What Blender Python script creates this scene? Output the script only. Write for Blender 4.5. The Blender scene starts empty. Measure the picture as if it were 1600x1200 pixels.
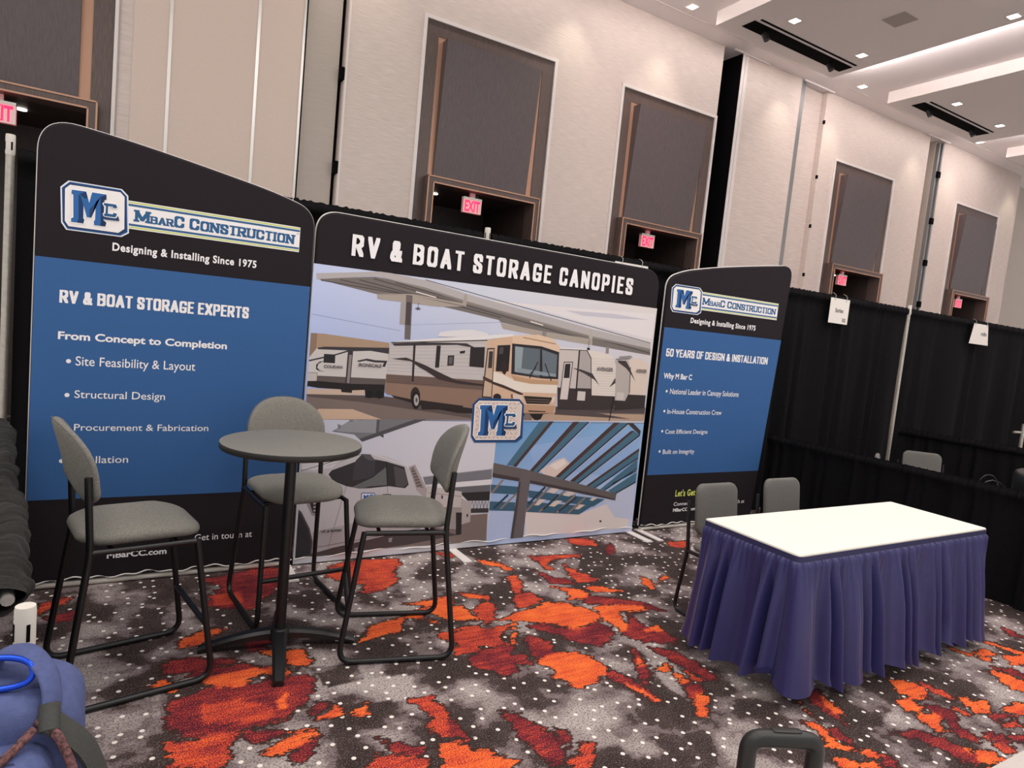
import bpy, bmesh, math, random
import numpy as np
from mathutils import Vector, Matrix
from math import pi, sin, cos, radians

# ------------------------------------------------------------------ camera, world, lights
scene = bpy.context.scene
COL = scene.collection
EXPOSURE = 0.12
scene.view_settings.view_transform = 'Standard'
scene.view_settings.look = 'None'
scene.view_settings.exposure = EXPOSURE
scene.view_settings.gamma = 1.0
scene.view_settings.use_curve_mapping = False

cam_data = bpy.data.cameras.new('camera')
cam = bpy.data.objects.new('camera', cam_data)
COL.objects.link(cam)
YAW, PITCH, ROLL = 0.5361, 0.0856, -0.0971
_f = Vector((sin(YAW) * cos(PITCH), cos(YAW) * cos(PITCH), -sin(PITCH)))
_r = Vector((cos(YAW), -sin(YAW), 0.0))
_d = _f.cross(_r)
_r2 = cos(ROLL) * _r + sin(ROLL) * _d
_d2 = -sin(ROLL) * _r + cos(ROLL) * _d
cam.matrix_world = Matrix(((_r2.x, -_d2.x, -_f.x, -0.7625), (_r2.y, -_d2.y, -_f.y, -4.4222), (_r2.z, -_d2.z, -_f.z, 1.748), (0, 0, 0, 1)))
cam_data.sensor_width = 36.0
cam_data.lens = 1021.53 / 1600.0 * 36.0
cam_data.clip_start = 0.05
cam_data.clip_end = 200
scene.camera = cam

world = bpy.data.worlds.new('ballroom_ambient')
scene.world = world
world.use_nodes = True
world.node_tree.nodes['Background'].inputs[0].default_value = (1.0, 0.97, 0.95, 1)
world.node_tree.nodes['Background'].inputs[1].default_value = 0.72

def lamp(kind, name, loc, power, color=(1, 0.93, 0.86), aim=None, size=None, size_y=None, angle=None, blend=0.6):
    d = bpy.data.lights.new(name, kind)
    d.energy = power
    d.color = color
    if kind == 'AREA':
        d.shape = 'RECTANGLE'
        d.size = size
        d.size_y = size_y or size
    if kind == 'SPOT':
        d.spot_size = angle
        d.spot_blend = blend
        d.shadow_soft_size = 0.05
    o = bpy.data.objects.new(name, d)
    COL.objects.link(o)
    o.location = loc
    v = (Vector(aim) - Vector(loc)) if aim else Vector((0, 0, -1))
    o.rotation_euler = v.to_track_quat('-Z', 'Y').to_euler()
    return o

CEIL, CLOUD, WALL = 7.15, 6.93, 4.5
CLOUDS = [(-2.6, 0.5), (2.35, 5.42), (7.25, 10.32), (12.15, 15.64), (17.15, 20.6)]
# ceiling luminaires above the hall (coffers over the booths, all above the picture)
for (x, y) in ((-2.5, -1.5), (1.5, -1.5), (5.5, -1.8), (-2.5, -6.0), (1.5, -6.0), (5.5, -6.0), (10.0, -4.0)):
    lamp('AREA', 'coffer_light', (x, y, 6.85), 98, (1, 0.955, 0.92), size=2.2)
# cove strips on the hidden side of the dropped ceiling panels
for (a, b) in CLOUDS[1:4]:
    lamp('AREA', 'cove_strip_light', (b + 0.05, -1.0, 6.97), 190, (1, 0.90, 0.90), aim=(b + 1.6, -1.0, 7.25), size=0.1, size_y=9.0).rotation_euler = (0, radians(-90 - 82), 0)
WASHERS = [1.7, 5.0, 6.84, 9.9, 11.55, 14.7, 16.3, 19.4]
for x in WASHERS:
    lamp('SPOT', 'wall_washer_light', (x, 3.95, 7.06), 32, (1, 0.90, 0.72), aim=(x, 4.5, 5.2), angle=radians(70), blend=1.0)
# continuous slot fitting in the ceiling strip along the wall
for x in (-3.0, 3.0, 9.0, 15.0):
    lamp('AREA', 'wall_slot_light', (x, 3.90, 7.10), 24, (1, 0.90, 0.88), aim=(x, 4.45, 2.0), size=5.8, size_y=0.08)

# ------------------------------------------------------------------ small helpers
def lin(h):
    c = [int(h[i:i + 2], 16) / 255 for i in (0, 2, 4)]
    return tuple(v / 12.92 if v <= 0.04045 else ((v + 0.055) / 1.055) ** 2.4 for v in c) + (1.0,)

def mat(name, hexcol, rough=0.6, metal=0.0, noise=0.0, nscale=30.0, bump=0.0, bscale=200.0, stretch=None, spec=0.5, emit=None, estr=0.0, sheen=0.0):
    m = bpy.data.materials.new(name)
    m.use_nodes = True
    nt = m.node_tree
    b = nt.nodes['Principled BSDF']
    c = lin(hexcol)
    b.inputs['Base Color'].default_value = c
    b.inputs['Roughness'].default_value = rough
    b.inputs['Metallic'].default_value = metal
    b.inputs['Specular IOR Level'].default_value = spec
    if sheen:
        b.inputs['Sheen Weight'].default_value = sheen
    if emit:
        b.inputs['Emission Color'].default_value = lin(emit)
        b.inputs['Emission Strength'].default_value = estr
    if noise or bump:
        tc = nt.nodes.new('ShaderNodeTexCoord')
        mp = nt.nodes.new('ShaderNodeMapping')
        nt.links.new(tc.outputs['Object'], mp.inputs[0])
        if stretch:
            mp.inputs['Scale'].default_value = stretch
    if noise:
        n = nt.nodes.new('ShaderNodeTexNoise')
        n.inputs['Scale'].default_value = nscale
        n.inputs['Detail'].default_value = 6
        r = nt.nodes.new('ShaderNodeValToRGB')
        r.color_ramp.elements[0].position = 0.3
        r.color_ramp.elements[1].position = 0.7
        r.color_ramp.elements[0].color = tuple(v * (1 - noise) for v in c[:3]) + (1,)
        r.color_ramp.elements[1].color = tuple(min(1, v * (1 + noise)) for v in c[:3]) + (1,)
        nt.links.new(mp.outputs[0], n.inputs['Vector'])
        nt.links.new(n.outputs['Fac'], r.inputs[0])
        nt.links.new(r.outputs[0], b.inputs['Base Color'])
    if bump:
        n2 = nt.nodes.new('ShaderNodeTexNoise')
        n2.inputs['Scale'].default_value = bscale
        n2.inputs['Detail'].default_value = 3
        bp = nt.nodes.new('ShaderNodeBump')
        bp.inputs['Strength'].default_value = bump
        bp.inputs['Distance'].default_value = 0.01
        nt.links.new(mp.outputs[0], n2.inputs['Vector'])
        nt.links.new(n2.outputs['Fac'], bp.inputs['Height'])
        nt.links.new(bp.outputs[0], b.inputs['Normal'])
    return m

M = dict(
    linen=mat('woven_wallcovering', 'd4c7bf', 0.8, noise=0.10, nscale=14, bump=0.15, bscale=40, stretch=(0.35, 1, 6)),
    linen_shaded=mat('woven_wallcovering_shaded', 'b9afa6', 0.85, noise=0.04, nscale=14, stretch=(0.35, 1, 6)),  # same wallcovering, with the shade of recessed stretches put into its colour
    cream=mat('cream_partition_vinyl', 'd6c5b9', 0.7, noise=0.02, nscale=60),
    white_trim=mat('white_painted_trim', 'e3dcd8', 0.45),
    alu=mat('satin_aluminium', 'c9c6c2', 0.35, 0.85),
    grey_metal=mat('grey_partition_edge', '8d8e8e', 0.45, 0.5),
    ceiling=mat('ceiling_paint', 'eae4e0', 0.9),
    upper=mat('cove_paint', 'efe8e6', 0.9),
    wood=mat('dark_stained_wood', '5a4a45', 0.45, noise=0.28, nscale=9, stretch=(9, 9, 0.7)),
    panel_wood=mat('charcoal_wood_panel', '594f50', 0.5, noise=0.16, nscale=9, stretch=(9, 9, 0.7)),
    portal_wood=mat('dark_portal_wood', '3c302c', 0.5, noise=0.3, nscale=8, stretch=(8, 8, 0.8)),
    copper=mat('copper_edge_trim', 'b98f76', 0.45, 0.25),
    black=mat('black_void_paint', '0d0c0d', 0.9, spec=0.05),
    drape=mat('black_drape_cloth', '111012', 0.9, noise=0.25, nscale=120, spec=0.1),
    ruche=mat('black_ruched_cloth', '232221', 0.9, noise=0.25, nscale=90, sheen=0.05, spec=0.2),
    pole=mat('brushed_aluminium_pole', 'bdb8ae', 0.38, 0.6, noise=0.12, nscale=40),
    sock=mat('white_pole_cap', 'd9d4ca', 0.6),
    blackmetal=mat('black_powder_coat', '141415', 0.42, 0.0, spec=0.5),
    fabric=mat('grey_heather_fabric', '75736c', 0.9, noise=0.34, nscale=210, bump=0.3, bscale=420, sheen=0.04),
    chairfab=mat('grey_plain_fabric', '65635f', 0.9, noise=0.22, nscale=260, bump=0.25, bscale=420, sheen=0.04),
    laminate=mat('grey_speckled_laminate', '74726b', 0.55, noise=0.26, nscale=330),
    edge=mat('black_table_edge', '272624', 0.5),
    skirt=mat('navy_satin_skirt', '29265d', 0.45, noise=0.06, nscale=12, sheen=0.12),
    skirt_band=mat('dark_navy_skirt_band', '2c2b52', 0.7),
    vinyl=mat('white_vinyl_top', 'f0ece0', 0.5),
    display_black=mat('printed_black_fabric', '241f23', 0.75, spec=0.15, bump=0.12, bscale=6),
    hem=mat('white_fabric_hem', 'dcd8d4', 0.7),
    placard=mat('white_card', 'e9e3dc', 0.7),
    ink=mat('black_ink', '242224', 0.8),
    wire=mat('steel_hook_wire', 'b5b2ae', 0.4, 0.8),
    exit_body=mat('white_exit_housing', 'e2d9d6', 0.5, emit='ff3040', estr=0.15),
    exit_red=mat('red_exit_letters', 'e01030', 0.5, emit='ff1238', estr=4.0),
    lens=mat('downlight_lens', 'fff6ea', 0.5, emit='fff4e6', estr=9.0),
    bag=mat('slate_blue_canvas', '4a5582', 0.8, noise=0.12, nscale=60, bump=0.2, bscale=300),
    bag_dark=mat('navy_canvas', '2a3050', 0.85, noise=0.15, nscale=60, bump=0.2, bscale=300),
    strap=mat('charcoal_webbing', '3f403d', 0.8, noise=0.15, nscale=200, bump=0.3, bscale=400),
    cord=mat('red_flecked_cord', '5e3c3c', 0.8, noise=0.95, nscale=140),
    grille=mat('grey_perforated_grille', 'aea59f', 0.8),
    carabiner=mat('blue_anodised_metal', '1c49c8', 0.25, 0.7),
    brass=mat('brass_zip_pull', 'b09a62', 0.35, 0.8),
    handle=mat('black_moulded_plastic', '1b1c1b', 0.42, bump=0.1, bscale=500),
    case_black=mat('black_case_shell', '1e1e20', 0.45),
)

class MB:
    """collects vertices and faces for ONE mesh object"""
    def __init__(s): s.v, s.f, s.m, s.c = [], [], [], []
    def add(s, vs, fs, mi=0, col=None):
        o = len(s.v)
        s.v += [tuple(p) for p in vs]
        for f in fs:
            s.f.append(tuple(i + o for i in f)); s.m.append(mi); s.c.append(col)
    def box(s, x0, x1, y0, y1, z0, z1, mi=0):
        v = [(x, y, z) for z in (z0, z1) for y in (y0, y1) for x in (x0, x1)]
        s.add(v, [(0, 2, 3, 1), (4, 5, 7, 6), (0, 1, 5, 4), (2, 6, 7, 3), (0, 4, 6, 2), (1, 3, 7, 5)], mi)
    def prism(s, pts, a, b, axis='z', mi=0):
        n = len(pts)
        def P(p, h): return (p[0], p[1], h) if axis == 'z' else ((p[0], h, p[1]) if axis == 'y' else (h, p[0], p[1]))
        v = [P(p, a) for p in pts] + [P(p, b) for p in pts]
        s.add(v, [tuple(range(n - 1, -1, -1)), tuple(range(n, 2 * n))] + [(i, (i + 1) % n, n + (i + 1) % n, n + i) for i in range(n)], mi)
    def grid(s, rows, mi=0, closed=False):
        o = len(s.v); nr, nc = len(rows), len(rows[0])
        for r in rows: s.v += [tuple(p) for p in r]
        for i in range(nr - 1):
            for j in range(nc if closed else nc - 1):
                k = (j + 1) % nc
                s.f.append((o + i * nc + j, o + i * nc + k, o + (i + 1) * nc + k, o + (i + 1) * nc + j)); s.m.append(mi); s.c.append(None)
    def tube(s, pts, r, n=12, mi=0, closed=False, caps=True):
        pts = [Vector(p) for p in pts]
        rs = r if isinstance(r, (list, tuple)) else [r] * len(pts)
        N = len(pts); T = []
        for i in range(N):
            if closed: t = pts[(i + 1) % N] - pts[i - 1]
            else: t = pts[min(i + 1, N - 1)] - pts[max(i - 1, 0)]
            T.append(t.normalized())
        u = T[0].orthogonal().normalized()
        rows = []
        for i in range(N):
            u = (u - T[i] * u.dot(T[i])).normalized()
            w = T[i].cross(u)
            rows.append([pts[i] + (u * cos(2 * pi * k / n) + w * sin(2 * pi * k / n)) * rs[i] for k in range(n)])
        if closed: rows.append(rows[0])
        o = len(s.v)
        s.grid(rows, mi, True)
        if caps and not closed:
            s.f.append(tuple(range(o + n - 1, o - 1, -1))); s.m.append(mi); s.c.append(None)
            e = o + (N - 1) * n
            s.f.append(tuple(range(e, e + n))); s.m.append(mi); s.c.append(None)
    def lathe(s, prof, n=48, c=(0, 0), mi=0):
        rows = [[(c[0] + r * cos(2 * pi * k / n), c[1] + r * sin(2 * pi * k / n), z) for k in range(n)] for r, z in prof]
        s.grid(rows, mi, True)
    def build(s, name, mats, parent=None, smooth=False, angle=40, col=False):
        me = bpy.data.meshes.new(name)
        me.from_pydata(s.v, [], s.f)
        for m_ in (mats if isinstance(mats, (list, tuple)) else [mats]): me.materials.append(m_)
        me.polygons.foreach_set('material_index', s.m)
        if smooth:
            me.polygons.foreach_set('use_smooth', [True] * len(s.f))
            try: me.set_sharp_from_angle(angle=radians(angle))
            except Exception: pass
        me.update()
        o = bpy.data.objects.new(name, me)
        COL.objects.link(o)
        if parent is not None: o.parent = parent
        return o

def tag(o, label=None, cat=None, group=None, kind=None):
    if label: o['label'] = label
    if cat: o['category'] = cat
    if group: o['group'] = group
    if kind: o['kind'] = kind
    return o

def thing(name, label, cat, loc=(0, 0, 0), rz=0.0, group=None):
    o = bpy.data.objects.new(name, None)
    COL.objects.link(o)
    o.location = loc
    o.rotation_euler = (0, 0, rz)
    return tag(o, label, cat, group)

def dup(root, loc, rz=0.0, label=None, group=None):
    r = root.copy(); COL.objects.link(r)
    r.location = loc; r.rotation_euler = (0, 0, rz)
    if label: r['label'] = label
    if group: r['group'] = group
    for ch in list(root.children):
        c = ch.copy(); COL.objects.link(c); c.parent = r
        for g in list(ch.children):
            d = g.copy(); COL.objects.link(d); d.parent = c
    return r

def fillet(pts, rad, n=6):
    pts = [Vector(p) for p in pts]
    out = [pts[0]]
    for i in range(1, len(pts) - 1):
        r = rad[i] if isinstance(rad, (list, tuple)) else rad
        a, b, c = pts[i - 1], pts[i], pts[i + 1]
        u, w = (a - b), (c - b)
        d = min(r, u.length * 0.45, w.length * 0.45)
        p, q = b + u.normalized() * d, b + w.normalized() * d
        for k in range(n + 1):
            t = k / n
            out.append(p * (1 - t) ** 2 + b * 2 * t * (1 - t) + q * t * t)
    out.append(pts[-1])
    return out

def cushion(outline, cx, cy, t, mapf, power=2.6, rings=7):
    """pillow-like pad: outline polygon, rounded rim, thickness t"""
    rows = []
    def ring(s, h): return [mapf(cx + (x - cx) * s, cy + (y - cy) * s, h) for x, y in outline]
    ts = [k / rings for k in range(1, rings + 1)]
    ss = [sin(a * pi / 2) for a in ts]
    top = [ring(max(q, 0.02), t / 2 * (1 - q ** power * 0.999) ** (1 / power)) for q in ss]
    bot = [ring(max(q, 0.02), -t / 2 * (1 - q ** power * 0.999) ** (1 / power)) for q in ss]
    m = MB()
    m.grid(top + bot[::-1], closed=True)
    n = len(outline)
    m.f.append(tuple(range(n - 1, -1, -1))); m.m.append(0); m.c.append(None)
    e = (2 * rings - 1) * n
    m.f.append(tuple(range(e, e + n))); m.m.append(0); m.c.append(None)
    return m

def rrect(w, d, r, n=6, cx=0, cy=0):
    o = []
    for (sx, sy, a0) in ((1, 1, 0), (-1, 1, 90), (-1, -1, 180), (1, -1, 270)):
        for k in range(n + 1):
            a = radians(a0 + 90 * k / n)
            o.append((cx + sx * (w / 2 - r) + r * cos(a), cy + sy * (d / 2 - r) + r * sin(a)))
    return o
ART_CENTER = [["g",["96aae0","b4bcde","d2d4de","c4cfee"],"265,1012 1765,1012 1765,2040 265,2040"],
["g",["b4bcde","c8c6d0","dcd4d0","d2d4de"],"1765,1012 3265,1012 3265,2040 1765,2040"],
["p","e0dadb","1477,1931 2216,1951 3243,1990 3249,1767 2571,1836 1990,1919"],
["p","c4c2cc","2290,1929 2786,1947 3195,1932 2844,1911 2462,1902"],
["p","7f88a8","272,1708 894,1648 894,1651 272,1711"],
["p","9aa4c4","962,1696 1700,1778 1700,1782 962,1699"],
["p","a98f78","250,1584 359,1587 822,1559 834,1416 248,1383"],
["p","8d7461","250,1584 320,1587 319,1483 254,1399"],
["p","77706c","290,1942 689,2004 1066,1973 1690,1871 2583,1747 3238,1685 3248,1621 2593,1667 2102,1738 1700,1780 1677,1796 1170,1855 962,1902 699,1887"],
["p","565050","318,1933 943,1899 944,1908 319,1940"],
["p","565050","444,1951 1244,1876 1245,1885 445,1959"],
["p","565050","573,1966 1695,1812 1697,1821 575,1974"],
["p","565050","673,1985 2588,1692 2591,1702 674,1993"],
["p","565050","829,1976 3238,1636 3240,1647 831,1984"],
["p","b4aeae","287,1978 737,2046 1080,2021 1393,1963 2576,1801 3232,1727 3239,1680 2584,1741 1398,1910 1056,1972 697,2010 290,1939"],
["p","6a6464","1051,2025 3231,1728 3232,1734 1052,2030"],
["p","8b847f","697,2008 1057,1971 1398,1910 2584,1741 3239,1678 3242,1663 2586,1725 1400,1893 1058,1957"],
["p","a89e94","699,1890 962,1905 1362,1875 1393,1869 1393,1963 1370,1960 1361,1892 961,1916"],
["p","a89e94","704,1887 962,1905 1367,1868 1171,1847 710,1855"],
["p","a89e94","1696,1776 2102,1742 2587,1717 2593,1667 2130,1698 1722,1734"],
["p","b5aca2","2546,1794 2587,1793 2587,1717 2551,1722"],
["p","6e6562","916,1906 965,1906 975,1593 931,1593"],
["p","a39b98","882,1846 921,1855 926,1695 886,1696"],
["p","4b4546","921,1855 958,1859 966,1695 926,1695"],
["p","40404a","1013,1860 1011,1826 1014,1826 1017,1860"],
["p","565664","988,1816 1014,1829 1037,1818 1014,1807"],
["p","efe9e2","986,1932 1145,1908 1147,1915 987,1939"],
["p","efe9e2","1962,1807 2084,1787 2086,1794 1963,1814"],
["p","8a8380","2083,1746 2125,1744 2121,1682 2087,1679"],
["p","8a8380","2742,1667 2773,1665 2776,1608 2745,1606"],
["p","7b6d68","267,1181 822,1177 2301,1116 3264,1136 3255,1030 2478,1025 271,1006"],
["p","c7b09e","266,1215 683,1222 670,1184 269,1175"],
["p","c8ac96","364,1081 596,1083 810,1014 302,1009"],
["p","5c504d","269,1178 804,1182 980,1157 1515,1061 1518,1032 674,1132 291,1161"],
["p","b79c86","2082,1055 2259,1087 3251,1089 3254,1032 2064,1022"],
["p","54494a","2276,1139 3261,1153 3258,1098 2713,1095 3109,1045 2284,1073"],
["p","231f20","261,1273 814,1268 814,1168 680,1165 671,1220 582,1214 583,1196 510,1199 505,1218 352,1222 283,1231 270,1215"],
["p","c9c4c1","255,1362 270,1409 325,1490 371,1499 824,1506 823,1302 808,1293 261,1265"],
["p","5f5553","338,1305 823,1303 815,1263 570,1259 341,1269"],
["p","3b383c","325,1490 371,1501 823,1524 824,1481 691,1494 545,1481 452,1447 279,1396 272,1405 452,1457 529,1486 334,1481"],
["p","c0b8b4","261,1323 339,1323 339,1269 265,1269"],
["p","4a4444","261,1321 339,1321 339,1324 261,1323"],
["p","4a4444","337,1323 338,1269 341,1269 339,1323"],
["p","2b282a","374,1453 449,1453 451,1394 373,1394"],
["p","39343a","533,1482 569,1484 566,1258 531,1259"],
["p","8b827f","544,1457 563,1458 560,1262 542,1263"],
["p","39343a","377,1406 341,1384 335,1358 355,1340 390,1333 352,1336 328,1346 326,1377 347,1399"],
["p","39343a","598,1419 670,1439 729,1431 818,1432 804,1387 783,1389 794,1417 730,1415 663,1424 615,1412"],
["p","191718","732,1191 731,1182 727,1173 721,1167 713,1163 705,1163 696,1166 689,1172 684,1180 682,1190 683,1199 686,1208 692,1214 700,1218 709,1218 717,1215 725,1209 730,1201"],
["p","191718","805,1192 805,1182 801,1173 794,1166 785,1162 776,1162 767,1165 759,1172 754,1180 751,1190 752,1200 756,1210 763,1216 771,1220 781,1221 790,1217 797,1211 803,1202"],
["p","2a2424","836,1211 1143,1153 1509,1114 1991,1082 1994,1054 1396,1071 1128,1113 891,1171"],
["p","c2bcbb","832,1562 1013,1587 1595,1635 1609,1309 818,1326"],
["p","8c7263","817,1334 1598,1321 1672,1294 1978,1100 1510,1109 1144,1144 838,1194 816,1210"],
["p","705d55","817,1338 1597,1327 1599,1250 1378,1256 822,1277"],
["p","5a4a45","822,1323 1594,1312 1594,1316 821,1326"],
["p","5a4a45","823,1310 1596,1296 1596,1300 823,1313"],
["p","5a4a45","824,1297 1598,1280 1598,1284 824,1300"],
["p","5a4a45","825,1283 1599,1264 1599,1268 825,1287"],
["p","a39d9d","829,1544 1577,1611 1577,1613 828,1546"],
["p","a39d9d","827,1521 1580,1581 1580,1583 827,1523"],
["p","a39d9d","826,1498 1583,1551 1583,1553 826,1500"],
["p","a39d9d","824,1475 1587,1521 1586,1523 824,1477"],
["p","a39d9d","823,1452 1590,1491 1590,1493 823,1454"],
["p","a39d9d","821,1429 1593,1461 1593,1463 821,1431"],
["p","a39d9d","820,1406 1596,1431 1596,1433 820,1408"],
["p","a39d9d","818,1383 1599,1401 1599,1403 818,1385"],
["p","a39d9d","817,1360 1602,1371 1602,1373 817,1362"],
["p","d0b096","1591,1634 1815,1687 2048,1713 2185,1692 2267,1632 2277,1366 2287,1087 1979,1087 1685,1173 1606,1246"],
["p","dcc0a6","1815,1687 2048,1713 2185,1692 2267,1632 2268,1586 2081,1622 1818,1626"],
["p","8d6a4e","1911,1677 2223,1648 2224,1654 1911,1683"],
["p","e2dedd","840,1569 1228,1625 1813,1700 1826,1684 1574,1637 1015,1572"],
["p","3c3433","833,1559 1595,1631 1594,1638 832,1565"],
["p","dedbdc","1184,1633 1200,1666 1302,1686 1460,1705 1584,1689 1611,1669 1386,1641"],
["p","3d383a","841,1557 1085,1583 1421,1599 1502,1570 1345,1582 860,1541"],
["p","e4dace","1616,1413 1748,1385 1864,1342 2284,1318 2281,1249 1947,1247 1821,1273 1624,1336"],
["p","bd9878","1834,1380 2019,1353 2285,1351 2284,1318 2023,1317 1865,1337"],
["p","2d292d","1816,1626 2086,1623 2271,1586 2284,1366 2134,1365 1834,1388"],
["p","5f6a72","1845,1606 2079,1600 2100,1377 1863,1406"],
["p","67727a","2098,1597 2250,1564 2259,1388 2128,1382"],
["p","93a0a6","1845,1606 1920,1604 1921,1405 1863,1406"],
["p","8a979e","1885,1440 2256,1407 2259,1384 1879,1403"],
["p","1c191b","2066,1498 2002,1363 2011,1360 2074,1495"],
["p","1c191b","2134,1486 2214,1346 2222,1349 2142,1489"],
["p","1c191b","2006,1389 2060,1448 2055,1451 2000,1393"],
["p","241f21","1689,1602 1802,1614 1808,1407 1693,1401"],
["p","4c4748","1709,1589 1742,1592 1744,1541 1707,1535"],
["p","2f2424","1733,1486 1778,1489 1799,1417 1776,1376 1731,1414"],
["p","3a2f2c","1601,1575 1665,1581 1683,1191 1593,1195"],
["p","c3ab95","1610,1565 1658,1570 1675,1202 1602,1205"],
["p","3a3537","1620,1551 1654,1555 1658,1425 1623,1423"],
["p","4a382f","1587,1360 1678,1328 1677,1303 1590,1332"],
["p","2c2628","1182,1565 1215,1567 1216,1405 1184,1403"],
["p","2c2628","1278,1498 1330,1503 1332,1428 1281,1422"],
["p","2c2628","1373,1535 1416,1545 1415,1525 1375,1518"],
["p","2c2628","1458,1572 1580,1581 1587,1424 1462,1427"],
["p","5f595c","1288,1488 1320,1492 1321,1438 1290,1433"],
["p","322b2c","1001,1569 1018,1570 1027,1294 1011,1293"],
["p","3a3030","851,1448 953,1464 1100,1419 1254,1358 1382,1312 1295,1319 1180,1348 1066,1397 991,1440"],
["p","3a3030","1104,1382 1256,1329 1411,1313 1600,1296 1602,1282 1374,1294 1220,1319"],
["p","40322c","1668,1324 1774,1298 1962,1236 1953,1221 1777,1274 1671,1303"],
["p","2c2422","1969,1219 2247,1213 2217,1157 2002,1157"],
["p","7d6a60","1995,1192 2222,1189 2222,1194 1995,1196"],
["p","7d6a60","2003,1174 2219,1170 2218,1175 2002,1178"],
["p","d8c6bb","1846,1228 1952,1226 1963,1183 1855,1195"],
["p","8b5848","1846,1228 1866,1229 1872,1195 1855,1195"],
["p","dccbc0","2241,1215 2271,1225 2267,1183 2242,1164"],
["p","b8947a","1977,1148 2280,1146 2268,1084 1982,1081"],
["p","35271f","2027,1103 2191,1099 2190,1091 2028,1092"],
["p","231d1c","2041,1074 2175,1077 2153,1033 2122,1023 2089,1028"],
["p","2a2120","1764,1201 1763,1190 1758,1181 1749,1174 1737,1170 1725,1170 1713,1173 1703,1180 1695,1188 1692,1199 1693,1209 1698,1218 1707,1225 1718,1229 1731,1229 1743,1226 1753,1220 1761,1211"],
["p","2f2724","1087,1190 1087,1167 1082,1147 1073,1132 1062,1124 1048,1124 1035,1131 1024,1146 1016,1165 1012,1188 1012,1210 1017,1230 1025,1245 1037,1254 1050,1254 1063,1247 1074,1232 1083,1213"],
["p","1b1919","1089,1160 1089,1137 1085,1117 1078,1102 1068,1094 1057,1094 1045,1102 1035,1116 1028,1136 1024,1158 1024,1181 1028,1201 1035,1216 1045,1224 1056,1225 1067,1217 1077,1203 1085,1183"],
["p","aaa6a6","1080,1160 1080,1145 1078,1132 1073,1123 1067,1118 1060,1117 1053,1122 1047,1132 1043,1144 1040,1159 1040,1173 1042,1186 1047,1196 1053,1201 1060,1201 1066,1196 1073,1187 1077,1174"],
["p","4c4a4a","1069,1160 1069,1154 1068,1149 1066,1145 1064,1143 1061,1143 1058,1145 1056,1148 1054,1153 1053,1159 1053,1165 1054,1170 1055,1174 1058,1176 1061,1176 1063,1174 1066,1171 1068,1165"],
["p","2b2424","1092,1160 1444,1126 1427,1099 1108,1092"],
["p","3a3232","2285,1304 2631,1301 2906,1245 2897,1136 2787,1124 2308,1119"],
["p","c9bfba","2263,1616 2466,1621 2481,1296 2288,1298"],
["p","ada4a2","2466,1618 2543,1621 2590,1558 2631,1301 2473,1300"],
["p","ddd3cb","2541,1623 2695,1617 2820,1591 2868,1517 2907,1243 2638,1244 2612,1427 2588,1567"],
["p","b9aea8","2597,1553 2860,1562 2860,1564 2597,1555"],
["p","b9aea8","2600,1532 2863,1540 2863,1543 2600,1534"],
["p","b9aea8","2602,1511 2866,1519 2866,1522 2602,1514"],
["p","b9aea8","2605,1491 2869,1498 2869,1500 2605,1493"],
["p","b9aea8","2608,1470 2872,1477 2872,1479 2608,1472"],
["p","b9aea8","2611,1449 2875,1456 2875,1458 2611,1451"],
["p","b9aea8","2614,1428 2878,1434 2878,1437 2613,1431"],
["p","b9aea8","2616,1407 2881,1413 2881,1415 2616,1410"],
["p","b9aea8","2619,1387 2884,1392 2884,1394 2619,1389"],
["p","b9aea8","2622,1366 2887,1370 2887,1373 2622,1368"],
["p","b9aea8","2625,1345 2890,1349 2890,1351 2625,1347"],
["p","b9aea8","2628,1324 2893,1327 2893,1330 2627,1326"],
["p","b9aea8","2630,1303 2896,1306 2896,1308 2630,1305"],
["p","b9aea8","2633,1282 2899,1285 2899,1287 2633,1284"],
["p","b9aea8","2636,1261 2903,1263 2902,1265 2636,1263"],
["p","2f2829","2459,1618 2469,1270 2484,1269 2474,1618"],
["p","2f2829","2537,1621 2593,1552 2600,1556 2544,1625"],
["p","2f2829","2591,1553 2635,1244 2642,1244 2598,1554"],
["p","e6e0dc","2263,1617 2552,1625 2551,1633 2262,1625"],
["p","3a3334","2264,1608 2541,1617 2541,1621 2264,1612"],
["p","2a2425","2573,1634 2573,1631 2570,1627 2566,1624 2561,1623 2555,1622 2550,1623 2545,1625 2542,1629 2541,1632 2541,1636 2543,1640 2547,1643 2553,1644 2558,1645 2564,1644 2568,1641 2572,1638"],
["p","3a3334","2551,1706 2558,1641 2561,1641 2555,1706"],
["p","3a3334","2321,1512 2414,1518 2405,1195 2312,1195"],
["p","d3c9c4","2328,1505 2406,1510 2396,1201 2321,1201"],
["p","2c282a","2337,1495 2390,1500 2394,1381 2336,1378"],
["p","3f3838","2411,1468 2504,1457 2625,1429 2717,1328 2656,1376 2544,1425 2459,1452"],
["p","4a4242","2824,1320 2877,1405 2890,1362"],
["p","cfc6c2","2493,1275 2575,1273 2576,1196 2494,1198"],
["p","352e2e","2886,1215 3055,1269 3245,1263 3249,1149 2911,1125"],
["p","b5aba6","2863,1567 3001,1571 3040,1477 3054,1289 3013,1206 2899,1209"],
["p","d8c8bb","2994,1581 3125,1581 3240,1549 3241,1263 3055,1264 3041,1477"],
["p","3f3838","2881,1556 2975,1557 3020,1505 3108,1379 3041,1449 2984,1494 2890,1539"],
["p","3a3334","3029,1506 3049,1279 3057,1279 3037,1506"],
["p","3a3334","2864,1562 3023,1576 3022,1582 2863,1568"],
["p","c9c0bb","2911,1279 2996,1277 2993,1213 2913,1215"],
["p","8d8786","2895,1591 3018,1606 3046,1591 2897,1577"],
["p","221c1c","2879,1235 2858,1028 2867,1027 2887,1234"],
["g",["c9cad2","d0ced4","d4d3dc","bcc0cf"],"265,10 1756,10 1756,1008 265,1008"],
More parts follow.
